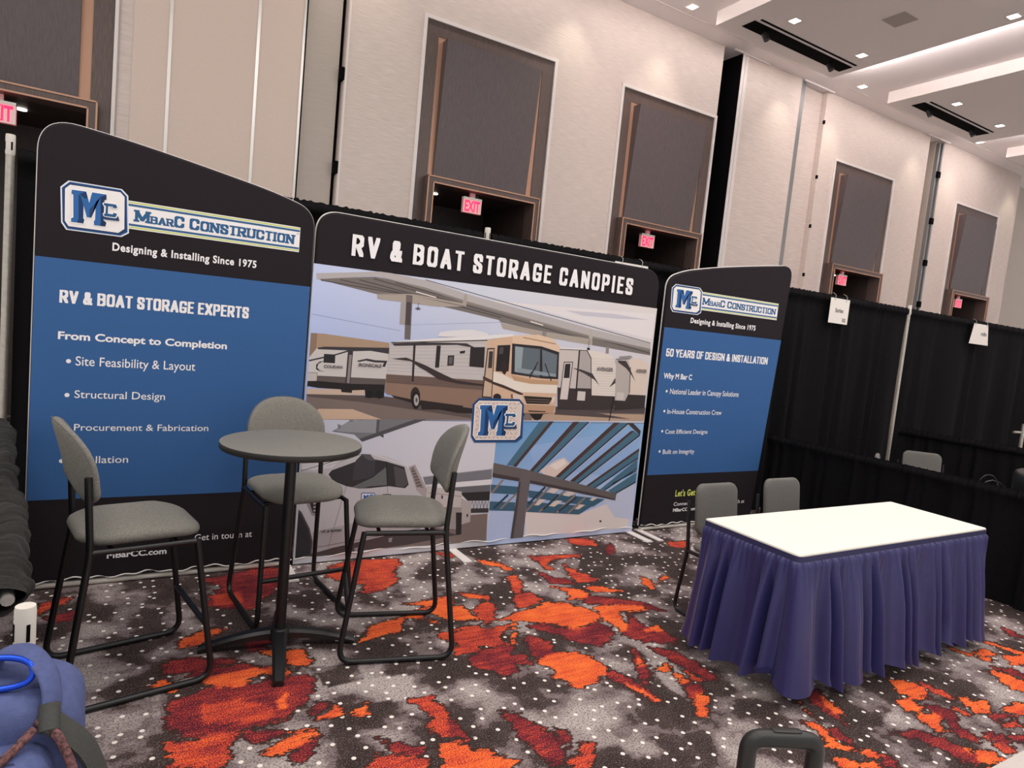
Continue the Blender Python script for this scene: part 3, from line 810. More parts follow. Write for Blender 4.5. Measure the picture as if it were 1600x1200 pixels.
CARPET_BLOOMS = '''M 254,-3 273,-6 275,-12 269,-26 258,-20 251,-16
R 271,-34 286,-23 275,-43 265,-46
M 199,-31 243,-37 239,-43 220,-40 211,-43 201,-51 203,-60 197,-56 200,-43
O 156,-26 165,-32 173,-49 170,-52 162,-40 155,-34
M 161,-62 169,-59 165,-75 163,-82 153,-89 158,-73
R 188,-55 193,-72 204,-79 201,-87 186,-81 188,-67
M 215,-53 219,-73 224,-85 218,-89 205,-84
O 183,-86 192,-91 203,-101 195,-110 181,-107 186,-104 188,-95
O 206,-94 216,-95 229,-108 226,-109 215,-106 209,-104
R 199,-106 218,-120 229,-128 234,-143 224,-134 207,-123 192,-119 189,-113
M 147,-95 154,-90 162,-90 165,-102 158,-106 145,-109 142,-110
O 123,-120 133,-116 144,-113 165,-107 177,-113 183,-121 187,-129 188,-136 173,-144 160,-144 154,-136 145,-131 135,-124
O 192,-124 207,-123 225,-132 223,-139 209,-136 203,-134 196,-148 199,-157 193,-163 187,-159 187,-147 187,-136
R 134,-130 147,-134 159,-146 179,-142 183,-152 170,-165 161,-167 152,-157 145,-147 138,-137
R 207,-138 206,-151 207,-160 212,-166 213,-176 206,-180 191,-171 184,-160 193,-155
O 202,-158 214,-158 212,-165 202,-163
M 94,-126 103,-123 112,-128 125,-127 114,-136 112,-147 102,-147 93,-139 92,-134
O 131,-120 135,-119 122,-139 115,-151 113,-151 125,-132
R 87,-152 95,-148 104,-148 115,-150 108,-158 104,-173 97,-177 93,-172 89,-167 85,-159
R 107,-161 116,-159 113,-170 107,-168
R 128,-141 132,-144 136,-153 133,-165 125,-172 120,-166 122,-154
O 118,-168 131,-164 144,-168 149,-176 151,-187 148,-192 139,-195 126,-199 122,-196 122,-189 116,-186 123,-180 119,-174
M 117,-78 126,-81 134,-87 130,-92 120,-84
M 115,-101 128,-93 131,-99 121,-116 113,-122 112,-113
O 102,-99 110,-106 111,-116 103,-113 100,-107
R 179,-176 177,-186 166,-205 159,-209 161,-203 171,-186
O 173,-185 176,-186 171,-194 167,-193
R 189,-177 200,-187 203,-207 200,-218 194,-215 193,-206 190,-191
O 175,-199 185,-196 186,-200 179,-202
O 261,-90 263,-95 260,-106 251,-113 253,-101
O 267,-101 280,-94 281,-98 268,-103
M 343,-33 366,-35 350,-51 335,-43
R 151,-189 155,-203 157,-224 154,-223 148,-205 144,-195
O 150,-203 155,-214 157,-224 154,-223 149,-207
R 79,-202 83,-204 85,-213 89,-220 91,-229 87,-239 83,-242 79,-241 78,-225 77,-218
R 94,-221 97,-225 92,-236 92,-230
M 88,-242 95,-239 99,-235 103,-237 97,-245 90,-250 84,-247
O 182,-204 185,-208 183,-216 178,-215
R 179,-214 186,-218 187,-224 173,-228
O 173,-228 183,-224 181,-230 168,-241 166,-238
M 189,-206 192,-212 191,-219 187,-214
O 43,-213 53,-217 53,-221 60,-224 61,-229 67,-234 62,-238 37,-228
R 47,-193 53,-198 55,-202 56,-211 54,-213 46,-208
W 156,-185 166,-191 161,-203 155,-197
W 177,-193 189,-194 180,-216 171,-228 172,-209
O -40,-128 -25,-126 -8,-129 -2,-136 -4,-138 -17,-133 -26,-141 -36,-138 -39,-133
R -44,-118 -23,-121 -12,-128 -24,-126 -40,-126 -44,-124
R -54,-142 -45,-140 -39,-137 -26,-141 -10,-139 3,-141 7,-146 3,-155 0,-162 -8,-167 -11,-173 -19,-173 -36,-173 -48,-173 -56,-162
M -42,-150 -27,-152 -15,-161 -15,-169 -29,-168 -42,-165
O -12,-157 -7,-153 -7,-156 -10,-161 -7,-166 -14,-164
M -57,-171 -48,-173 -36,-171 -28,-176 -33,-177 -35,-184 -38,-195 -55,-188
R -29,-176 -15,-180 -17,-185 -25,-184
O -24,-192 -10,-182 -1,-186 -2,-188 -8,-188 -4,-191 -14,-193 -21,-195
R -12,-193 -2,-189 -8,-200 -11,-203 -15,-199
R 0,-170 5,-166 8,-168 4,-173 -1,-175
O -1,-177 6,-175 10,-170 12,-174 10,-178 4,-178
O 16,-178 23,-175 22,-182 18,-183
M 42,-177 53,-180 55,-192 48,-209 45,-209 43,-200 47,-193 44,-182
R 21,-200 25,-204 35,-213 31,-215 24,-210
M 10,-215 17,-209 30,-216 34,-222 34,-225 25,-228 10,-222
W 4,-149 26,-154 49,-160 44,-175 28,-173 14,-171 2,-158
D 9,-137 27,-140 26,-154 12,-152
M 50,-11 61,-4 98,-7 99,-15 89,-30 86,-45 80,-52 62,-61 56,-57 65,-48 55,-40 44,-28
M 129,-4 142,-6 143,-16 136,-16
O 76,-81 89,-82 103,-80 110,-78 106,-91 99,-98 92,-100 93,-91 83,-86
O 70,-93 79,-92 83,-102 75,-104 71,-96
O 38,-118 47,-105 60,-98 69,-99 62,-115 56,-115 44,-117
O 84,-91 93,-92 110,-96 110,-111 114,-117 93,-110 89,-101
O 114,-77 125,-81 128,-89 121,-86
O 81,-109 86,-105 86,-112
M 80,-121 90,-125 101,-120 110,-127 102,-142 90,-149 80,-149 87,-136 81,-130
R 85,-156 92,-154 94,-157 90,-163 85,-163
O -1,-114 8,-116 8,-124 9,-132 6,-133 2,-123 -3,-123
M -112,-20 -97,-17 -100,-23 -111,-35
R -107,-40 -94,-35 -95,-46 -104,-49
R -30,-11 4,-1 20,-5 15,-29 -4,-54 -6,-62 -20,-57 -32,-49 -20,-23
O -49,-91 -36,-79 -25,-81 -38,-93 -46,-95
M -29,-34 -11,-35 -10,-52 -26,-51
R -57,-118 -53,-106 -40,-108 -22,-117 -41,-122
O -63,-129 -56,-124 -51,-129 -53,-135
R -19,-94 -4,-88 -4,-105 -16,-111
O -13,-111 8,-116 8,-131 2,-132 -4,-121
O 297,-256 308,-260 309,-265 307,-270 299,-273 292,-273 289,-266
R 300,-274 302,-280 299,-277
M 311,-264 316,-268 316,-280 311,-281 309,-272
O 279,-270 287,-271 288,-277 283,-281 273,-278
R 288,-277 298,-284 298,-289 287,-295 283,-307 280,-308 277,-299 287,-290 288,-284
O 277,-281 286,-284 286,-289 278,-292 277,-296 270,-295 273,-287
R 246,-286 261,-290 267,-300 267,-306 269,-314 261,-316 255,-313 257,-305 255,-297
O 265,-306 272,-309 280,-315 276,-319 264,-319 262,-315 269,-313
O 319,-281 322,-283 320,-290 324,-287 329,-289 320,-295 311,-294 311,-289
M 302,-284 306,-287 305,-292 301,-292
O 329,-298 343,-297 352,-301 336,-307 328,-301
M 289,-307 291,-313 294,-316 284,-319 284,-314
R 293,-305 300,-308 295,-316 291,-310
O 373,-273 377,-277 380,-290 366,-295 361,-289 365,-281
R 380,-271 390,-276 389,-283 384,-288 381,-277
O 380,-246 382,-250 385,-259 395,-266 388,-267 381,-258
O 390,-257 403,-256 404,-261 396,-263
O 414,-250 422,-253 422,-262 427,-272 419,-271 417,-262
O 406,-265 424,-273 408,-279 397,-274
R 458,-243 459,-248 454,-257 447,-252
R 235,-247 244,-245 246,-247 239,-258 236,-265 230,-273 231,-266 230,-259
O 244,-248 244,-253 238,-267 234,-264 236,-257
O 224,-251 223,-255 221,-264 220,-263
O 210,-262 215,-265 216,-270 213,-277 214,-285 212,-285 205,-280 212,-273
R 218,-271 222,-273 219,-282 216,-283 215,-278
O 219,-288 222,-289 225,-297 223,-297 218,-294 216,-291
R 222,-294 226,-297 222,-303 216,-300
O 199,-287 204,-288 207,-292 206,-296 196,-293
O 209,-294 214,-296 211,-298 207,-296
R 303,-312 315,-315 307,-318 300,-315
M 314,-304 324,-306 322,-308 310,-306
R 313,-298 323,-299 327,-303 313,-302
D 262,-247 303,-252 276,-270 246,-277 231,-273 241,-257
D 242,-41 254,-65 226,-81 226,-63
D 298,-41 353,-48 323,-74 277,-71'''
# ------------------------------------------------------------------ floor: patterned carpet
def carpet_material():
    m = bpy.data.materials.new('patterned_carpet')
    m.use_nodes = True
    nt = m.node_tree; N = nt.nodes; L = nt.links
    b = N['Principled BSDF']
    b.inputs['Roughness'].default_value = 0.95
    b.inputs['Specular IOR Level'].default_value = 0.1
    tc = N.new('ShaderNodeTexCoord')
    def noise(scale, detail=3, stretch=None, rough=0.5):
        n = N.new('ShaderNodeTexNoise'); n.inputs['Scale'].default_value = scale; n.inputs['Detail'].default_value = detail; n.inputs['Roughness'].default_value = rough
        if stretch:
            mp = N.new('ShaderNodeMapping'); mp.inputs['Scale'].default_value = stretch; mp.inputs['Rotation'].default_value = (0, 0, 0.15)
            L.new(tc.outputs['Object'], mp.inputs[0]); L.new(mp.outputs[0], n.inputs['Vector'])
        else: L.new(tc.outputs['Object'], n.inputs['Vector'])
        return n.outputs['Fac']
    def math_(op, a, c, clamp=False):
        n = N.new('ShaderNodeMath'); n.operation = op; n.use_clamp = clamp
        for i, v in enumerate((a, c)):
            if isinstance(v, (int, float)): n.inputs[i].default_value = v
            else: L.new(v, n.inputs[i])
        return n.outputs[0]
    def ramp(fac, stops):
        r = N.new('ShaderNodeValToRGB')
        els = r.color_ramp.elements
        while len(els) < len(stops): els.new(0.5)
        for e, (p, c) in zip(els, stops): e.position = p; e.color = lin(c)
        L.new(fac, r.inputs[0]); return r.outputs[0]
    def step(fac, lo, hi):
        n = N.new('ShaderNodeMapRange'); n.inputs['From Min'].default_value = lo; n.inputs['From Max'].default_value = hi
        L.new(fac, n.inputs['Value']); return n.outputs[0]
    def mix(f, a, c):
        n = N.new('ShaderNodeMix'); n.data_type = 'RGBA'
        L.new(f, n.inputs['Factor'])
        for s, v in ((n.inputs['A'], a), (n.inputs['B'], c)):
            if isinstance(v, str): s.default_value = lin(v)
            else: L.new(v, s)
        return n.outputs['Result']
    at = N.new('ShaderNodeAttribute'); at.attribute_name = 'pattern'
    sep = N.new('ShaderNodeSeparateColor'); L.new(at.outputs['Color'], sep.inputs[0])
    fl, hue, gr = sep.outputs[0], sep.outputs[1], sep.outputs[2]
    speck = noise(170, 2)
    speck2 = noise(110, 2)
    streak = noise(5, 4, (1.2, 9, 1))
    # grey / umber ground
    patch = math_('ADD', math_('MULTIPLY', noise(2.9, 5, None, 0.52), 0.93), math_('MULTIPLY', streak, 0.07))
    patch = math_('ADD', patch, math_('MULTIPLY', math_('SUBTRACT', gr, 0.5), 0.36))
    patch = math_('ADD', patch, math_('MULTIPLY', math_('SUBTRACT', speck, 0.5), 0.05))
    ground = ramp(patch, [(0.40, '352b29'), (0.485, '463a38'), (0.492, '6e6161'), (0.535, '827575'), (0.542, '988c8a'), (0.60, 'a39895'), (0.62, 'b3a8a4')])
    dark = math_('MULTIPLY', step(speck2, 0.51, 0.57), 0.55)
    ground = mix(dark, ground, '382e2c')
    ground = mix(math_('MULTIPLY', step(speck, 0.58, 0.64), 0.5), ground, '9c908d')
    # dots
    vo = N.new('ShaderNodeTexVoronoi'); vo.voronoi_dimensions = '2D'; vo.inputs['Scale'].default_value = 10.5; vo.inputs['Randomness'].default_value = 0.8
    L.new(tc.outputs['Object'], vo.inputs['Vector'])
    dots = step(vo.outputs['Distance'], 0.112, 0.096)
    ground = mix(dots, ground, 'e9e1da')
    # blooms
    ed = math_('ADD', fl, math_('MULTIPLY', math_('SUBTRACT', noise(11, 9, (1, 1.9, 1), 0.72), 0.5), 0.36))
    ed = math_('ADD', ed, math_('MULTIPLY', math_('SUBTRACT', noise(42, 3, (1, 1.6, 1)), 0.5), 0.07))
    inside = step(ed, 0.495, 0.505)
    rim = step(ed, 0.462, 0.472)
    hu = math_('ADD', math_('MULTIPLY', hue, 0.92), math_('MULTIPLY', math_('SUBTRACT', streak, 0.5), 0.75))
    hu = math_('ADD', hu, math_('MULTIPLY', math_('SUBTRACT', speck, 0.5), 2.4))
    hu = math_('ADD', hu, math_('MULTIPLY', math_('SUBTRACT', noise(7, 4), 0.5), 0.75))
    bloom = ramp(hu, [(0.0, '48222a'), (0.28, '6c2832'), (0.45, 'a03a38'), (0.6, 'c84a38'), (0.76, 'e0582f'), (1.0, 'ee7a3c')])
    c = mix(rim, ground, '3a2b28')
    c = mix(inside, c, bloom)
    L.new(c, b.inputs['Base Color'])
    bp = N.new('ShaderNodeBump'); bp.inputs['Strength'].default_value = 0.35; bp.inputs['Distance'].default_value = 0.006
    L.new(speck, bp.inputs['Height']); L.new(bp.outputs[0], b.inputs['Normal'])
    return m

def poly_sdf(P, X, Y):
    """signed distance (positive inside) of grid points to polygon P"""
    P = np.array(P, float); Q = np.roll(P, -1, 0)
    d = np.full(X.shape, 1e9); ins = np.zeros(X.shape, bool)
    for (ax, ay), (bx, by) in zip(P, Q):
        ex, ey = bx - ax, by - ay
        t = np.clip(((X - ax) * ex + (Y - ay) * ey) / (ex * ex + ey * ey + 1e-9), 0, 1)
        d = np.minimum(d, np.hypot(X - ax - t * ex, Y - ay - t * ey))
        c = (ay > Y) != (by > Y)
        with np.errstate(divide='ignore', invalid='ignore'):
            xi = ax + (Y - ay) * (bx - ax) / (by - ay)
        ins ^= c & (X < xi)
    return np.where(ins, d, -d)

def make_floor():
    x0, x1, y0, y1, st = -1.4, 5.2, -3.2, 0.3, 0.02
    nx, ny = int(round((x1 - x0) / st)) + 1, int(round((y1 - y0) / st)) + 1
    xs, ys = np.linspace(x0, x1, nx), np.linspace(y0, y1, ny)
    X, Y = np.meshgrid(xs, ys)
    F = np.full(X.shape, -9.0); H = np.full(X.shape, 0.5); G = np.full(X.shape, 0.5)
    for l in CARPET_BLOOMS.strip().split('\n'):
        k, *p = l.split()
        pts = [tuple(float(a) / 100 for a in q.split(',')) for q in p]
        s = poly_sdf(pts, X, Y)
        if k in 'OMR':
            H = np.where((s > -0.03) & ((s > 0) | (F < s)), {'O': 0.88, 'M': 0.58, 'R': 0.28}[k], H)
            F = np.maximum(F, s)
        else:
            G = np.where(s > -0.02, 0.8 if k == 'W' else 0.2, G)
    R = np.clip(0.5 + F / 0.5, 0, 1)
    # beyond the traced area the same carpet carries blooms of its own
    Rng = random.Random(4)
    verts = [(float(X[j, i]), float(Y[j, i]), 0.0) for j in range(ny) for i in range(nx)]
    faces = [(j * nx + i, j * nx + i + 1, (j + 1) * nx + i + 1, (j + 1) * nx + i) for j in range(ny - 1) for i in range(nx - 1)]
    cols = np.stack([R.ravel(), H.ravel(), G.ravel(), np.ones(R.size)], 1)
    extra = []
    ax0, ay0 = -8.0, -9.0
    mats = [0] * len(faces)
    def quad(a, b, c, d, mi=0):
        o = len(verts)
        verts.extend([(a, b, 0), (c, b, 0), (c, d, 0), (a, d, 0)]); faces.append((o, o + 1, o + 2, o + 3)); mats.append(mi); extra.extend([(0.0, 0.5, 0.5, 1)] * 4)
    quad(-1.4, y1, 5.2, 6.2); quad(5.2, y0, 24, 6.2); quad(-3.0, y0, -1.4, 6.2); quad(-8, y0, -3.0, 6.2, 1)
    quad(-8, -9, 24, y0, 1)
    me = bpy.data.meshes.new('floor')
    me.from_pydata(verts, [], faces)
    me.materials.append(carpet_material())
    me.materials.append(mat('pale_aisle_carpet', 'c9bfba', 0.95, noise=0.12, nscale=90, stretch=(1, 4, 1)))
    me.polygons.foreach_set('material_index', mats)
    ca = me.color_attributes.new('pattern', 'FLOAT_COLOR', 'POINT')
    ca.data.foreach_set('color', np.concatenate([cols, np.array(extra)]).astype(np.float32).ravel())
    o = bpy.data.objects.new('floor', me); COL.objects.link(o)
    tag(o, kind='structure')
make_floor()

# ------------------------------------------------------------------ ballroom wall and ceiling
def struct(name, m, mats, parent=None, smooth=False):
    o = m.build(name, mats, parent, smooth)
    if parent is None: o['kind'] = 'structure'
    return o

NICHE_X = [-3.14, 2.621, 6.125, 11.87, 16.79]      # left edge of the wood surrounds
NW, NTOP = 2.12, 5.87
w = MB()
def seg(a, b, dy=0.0, mi=0, z0=0.0): w.box(a, b, WALL + dy, WALL + 0.2 + max(dy, 0), z0, 7.2, mi)
seg(-8, NICHE_X[0] - .05)
for x in NICHE_X: seg(x - .05, x + NW + .05, z0=NTOP + .05)
seg(-0.97, -0.84, -0.01)
seg(1.06, 1.49, 0.10, 1)  # recessed strip, its shadow painted as a darker wallcovering tone
seg(1.54, NICHE_X[1] - .05); seg(NICHE_X[1] + NW + .05, NICHE_X[2] - .05)
seg(8.295, 8.30); seg(8.90, 10.46, -0.04)
seg(10.78, 11.33, 0.12); seg(11.33, NICHE_X[3] - .05); seg(NICHE_X[3] + NW + .05, 15.26)
seg(15.30, 15.72, 0.25, 1); seg(15.89, NICHE_X[4] - .05); seg(NICHE_X[4] + NW + .05, 19.86)
seg(19.86, 24, 0.5, 1)  # set-back stretch at the far right, shade painted into its colour
w.box(1.01, 1.08, WALL + .12, WALL + .2, 0, 7.2, 2); w.box(1.49, 1.55, WALL + .15, WALL + .25, 0, 7.2, 2)
w.box(8.715, 8.729, WALL - .055, WALL + .6, 0, 7.13, 2); w.box(8.29, 8.95, WALL + .6, WALL + .8, 0, 7.2, 2); w.box(8.28, 8.30, WALL + .2, WALL + .6, 0, 7.2, 2)  # thin black sheet added to darken the pocket's white side face
w.box(10.44, 10.80, WALL + .3, WALL + .4, 0, 7.2, 2); w.box(15.24, 15.32, WALL + .2, WALL + .4, 0, 7.2, 1); w.box(15.70, 15.90, WALL + .1, WALL + .4, 0, 7.2, 1)
wall = struct('wall_back', w, [M['linen'], M['linen_shaded'], M['black']])
# movable partition with bright seams at the left
p = MB()
for a, b in ((-0.84, -0.49), (-0.455, 0.45), (0.485, 1.01)): p.box(a, b, WALL - .02, WALL + .15, 0, 7.2)
p.build('partition_leaf', M['cream'], wall)
p = MB()
for a in (-0.49, 0.45): p.box(a, a + .035, WALL - .03, WALL + .1, 0, 7.2)
p.box(0.985, 1.015, WALL - .03, WALL + .15, 0, 7.2)
p.build('partition_seam', M['alu'], wall)
# white edge profiles and hinge hardware
p = MB()
p.box(8.73, 8.80, WALL - .06, WALL + .5, 0, 7.15); p.box(8.82, 8.90, WALL - .05, WALL + .2, 0, 7.15); p.box(1.55, 1.575, WALL - .012, WALL + .1, 0, 7.2)
p.box(-0.985, -0.97, WALL - .03, WALL + .1, 0, 7.2)
struct('trim_1', p, M['white_trim'])
p = MB()
p.box(10.46, 10.60, WALL - .02, WALL + .28, 0, 7.15); p.box(10.62, 10.72, WALL + .1, WALL + .28, 0, 7.1)
p.box(15.72, 15.78, WALL + .02, WALL + .2, 0, 7.1); p.box(15.82, 15.87, WALL - .01, WALL + .2, 0, 7.1)
struct('trim_2', p, M['grey_metal'])
p = MB()
for z in (3.2, 4.2, 5.2, 6.3):
    p.box(15.74, 15.86, WALL - .03, WALL + .05, z, z + .14)
    p.box(11.315, 11.345, WALL - .02, WALL + .02, z + .2, z + .27)
for z in (3.55, 4.75): p.box(1.49, 1.545, WALL - .005, WALL + .12, z, z + .16)
struct('trim_3', p, M['black'])

def make_niche():
    root = thing('door_1', None, None, (NICHE_X[0], WALL, 0)); root['kind'] = 'structure'
    m = MB()
    m.box(-.05, 0, -.03, .05, 0, NTOP + .05); m.box(NW, NW + .05, -.03, .05, 0, NTOP + .05); m.box(0, NW, -.03, .05, NTOP, NTOP + .05)
    m.build('white_casing', M['white_trim'], root)
    m = MB()
    m.prism([(0, 0), (.19, 0), (.19, NTOP - .19), (0, NTOP)], 0, .08, 'y'); m.prism([(NW, 0), (NW, NTOP), (NW - .2, NTOP - .19), (NW - .2, 0)], 0, .08, 'y')
    m.prism([(0, NTOP), (.19, NTOP - .19), (NW - .2, NTOP - .19), (NW, NTOP)], .002, .08, 'y')
    m.build('wood_surround', M['wood'], root)
    m = MB()
    m.box(.19, NW - .2, .012, .08, 3.72, NTOP - .19)
    m.build('copper_backing', M['copper'], root)
    m = MB()
    a, b, z0, z1, d = .265, NW - .31, 3.79, NTOP - .24, .16
    v = [(a, .012, z0), (b, .012, z0), (b, .012, z1), (a, .012, z1), (a, -.03, z0), (b, -.03, z0), (b, -d, z1), (a, -d, z1)]
    m.add(v, [(0, 1, 2, 3), (4, 7, 6, 5), (0, 4, 5, 1), (1, 5, 6, 2), (2, 6, 7, 3), (3, 7, 4, 0)])
    m.build('tilted_panel', M['panel_wood'], root)
    m = MB()      # projecting portal box
    ox0, ox1, ix0, ix1, zo, zi, yf = .14, NW - .12, .24, NW - .22, 3.76, 3.66, -.16
    m.box(ox0, ix0, yf, .1, 0, zi); m.box(ix1, ox1, yf, .1, 0, zi); m.box(ox0, ox1, yf, .1, zi, zo)
    m.build('portal_frame', M['wood'], root)
    m = MB()
    e = .018
    for (a, b, zt) in ((ox0, ox1, zo), (ix0 - e, ix1 + e, zi + e)):
        m.box(a, a + e, yf - .012, yf, 0, zt); m.box(b - e, b, yf - .012, yf, 0, zt); m.box(a, b, yf - .012, yf, zt - e, zt)
    m.build('copper_edging', M['copper'], root)
    m = MB()
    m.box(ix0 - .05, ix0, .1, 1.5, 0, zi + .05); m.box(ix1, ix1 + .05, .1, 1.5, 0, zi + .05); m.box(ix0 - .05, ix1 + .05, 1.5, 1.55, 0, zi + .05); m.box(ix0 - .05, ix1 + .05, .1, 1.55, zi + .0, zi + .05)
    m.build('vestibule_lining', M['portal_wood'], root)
    m = MB()
    for x in (.55, 1.25): m.lathe([(0.0, zi - .012), (.05, zi - .012), (.05, zi)], 16, (x, .55))
    m.build('vestibule_downlight', M['lens'], root)
    return root
niche = make_niche()
for i, x in enumerate(NICHE_X[1:]):
    r = dup(niche, (x, WALL, 0)); r.name = f'door_{i + 2}'
    r['kind'] = 'structure'

# exit signs in the portals
def make_exit(label, x):
    t = thing('exit_sign', label, 'exit sign', (x, WALL + .02, 3.37), 0, 'red exit signs in the wall portals')
    m = MB(); m.box(-.15, .15, -.03, .03, 0, .2); m.box(-.04, .04, -.02, .02, .2, .29); m.build('housing', M['exit_body'], t)
    m = MB(); m.box(-.15, .15, -.034, .034, .2, .225); m.build('canopy', M['alu'], t)
    return t

# ceiling with dropped panels
c = MB(); c.box(-8, 24, -9, WALL + 1.0, CEIL, CEIL + .1)
ceil = struct('ceiling', c, M['upper'])
for i, (a, b) in enumerate(CLOUDS):
    m = MB(); m.box(a, b, -9, 3.72, CLOUD, CEIL)
    for (p0, q0, p1, q1) in ():
        pass
    m.build('dropped_panel', M['ceiling'], ceil)
m = MB()
for a, b in ((5.6, 8.45), (8.65, 9.9), (11.4, 14.6), (16.2, 19.4)): m.box(a, b, 4.1, 4.125, CEIL - .008, CEIL + .01)
for x in (8.55, 10.55, 15.1): m.box(x - .05, x + .9, 4.42, 4.46, CEIL - .03, CEIL)
struct('trim_4', m, M['white_trim'])

def make_slot(x0, x1, label):
    t = thing('ceiling_slot', label, 'ceiling slot', (x0, 3.1, CLOUD), 0, 'black track slots in the dropped ceiling panels')
    L_ = x1 - x0
    m = MB(); m.box(0, L_, .10, .36, -.006, -.001); m.build('wide_slot', M['black'], t)
    m = MB(); m.box(.05, L_ - .02, 0, .04, -.006, -.001); m.build('narrow_slot', M['black'], t)
    for x in (.42, L_ - .45):
        m = MB(); m.tube([(x, .25, -.03), (x + .02, .2, -.14)], .05, 14); m.tube([(x, .25, -.005), (x, .25, -.05)], .015, 8)
        m.build('spotlight_head', M['blackmetal'], t, True)
    return t
make_slot(7.56, 10.15, 'longer black slot in the dropped ceiling panel nearest the camera')
make_slot(12.54, 15.14, 'black slot in the second dropped ceiling panel, farther away')

def make_downlight():
    t = thing('downlight', 'square recessed downlight', 'ceiling light', (0, 0, 0), 0, 'square recessed downlights')
    m = MB(); a, b = .068, .085
    m.box(-b, -a, -b, b, -.012, 0); m.box(a, b, -b, b, -.012, 0); m.box(-a, a, -b, -a, -.012, 0); m.box(-a, a, a, b, -.012, 0)
    m.build('trim_ring', M['white_trim'], t)
    m = MB(); m.box(-a, a, -a, a, -.008, -.001); m.build('lens', M['lens'], t)
    return t
spots = [((6.84, 3.87, CEIL), 'square downlight above the wood door surrounds, leftmost of the ceiling lights'),
         ((11.55, 3.9, CEIL), 'square downlight in the ceiling strip by the wall, behind the first dropped panel'),
         ((16.32, 3.95, CEIL), 'square downlight in the ceiling strip by the wall, farthest of that strip'),
         ((8.0, 2.8, CLOUD), 'square downlight beside the left end of the longer black slot'),
         ((9.81, 2.82, CLOUD), 'square downlight beside the right end of the longer black slot'),
         ((10.1, .70, CLOUD), 'square downlight in the first dropped panel at the right photo edge'),
         ((13.0, 2.83, CLOUD), 'square downlight beside the left end of the farther black slot'),
         ((14.76, 2.84, CLOUD), 'square downlight beside the right end of the farther black slot')]
d0 = make_downlight()
for i, (loc, lab) in enumerate(spots):
    o = d0 if i == 0 else dup(d0, loc)
    o.location = loc; o['label'] = lab
m = MB(); m.box(8.9, 9.26, 1.6, 1.95, CLOUD - .008, CLOUD - .001)
tag(m.build('ceiling_speaker', M['grille']), 'square grey speaker grille in the first dropped ceiling panel', 'speaker grille')
# ------------------------------------------------------------------ lettering
_cache = {}
def font_mesh(s, offset=0.0, spacing=1.0):
    key = (s, offset, spacing)
    if key in _cache: return _cache[key]
    cu = bpy.data.curves.new('lettering_source', 'FONT')
    cu.body = s; cu.offset = offset; cu.space_character = spacing; cu.resolution_u = 4
    o = bpy.data.objects.new('lettering_source', cu); COL.objects.link(o)
    dg = bpy.context.evaluated_depsgraph_get()
    me = bpy.data.meshes.new_from_object(o.evaluated_get(dg))
    v = [(q.co.x, q.co.y) for q in me.vertices]; f = [tuple(q.vertices) for q in me.polygons]
    bpy.data.objects.remove(o); bpy.data.curves.remove(cu); bpy.data.meshes.remove(me)
    _cache[key] = (v, f)
    return v, f

CAPH = None
def font_text(m, s, x0, z0, width, cap, y, offset=0.0, spacing=1.0, mi=0, col=None, axis='y'):
    global CAPH
    if CAPH is None:
        v, _ = font_mesh('H'); CAPH = max(q[1] for q in v) - min(q[1] for q in v)
    v, f = font_mesh(s, offset, spacing)
    xa, xb = min(q[0] for q in v), max(q[0] for q in v)
    kx, kz = width / (xb - xa), cap / CAPH
    m.add([(x0 + (a - xa) * kx, y, z0 + b * kz) for a, b in v], f, mi, col)

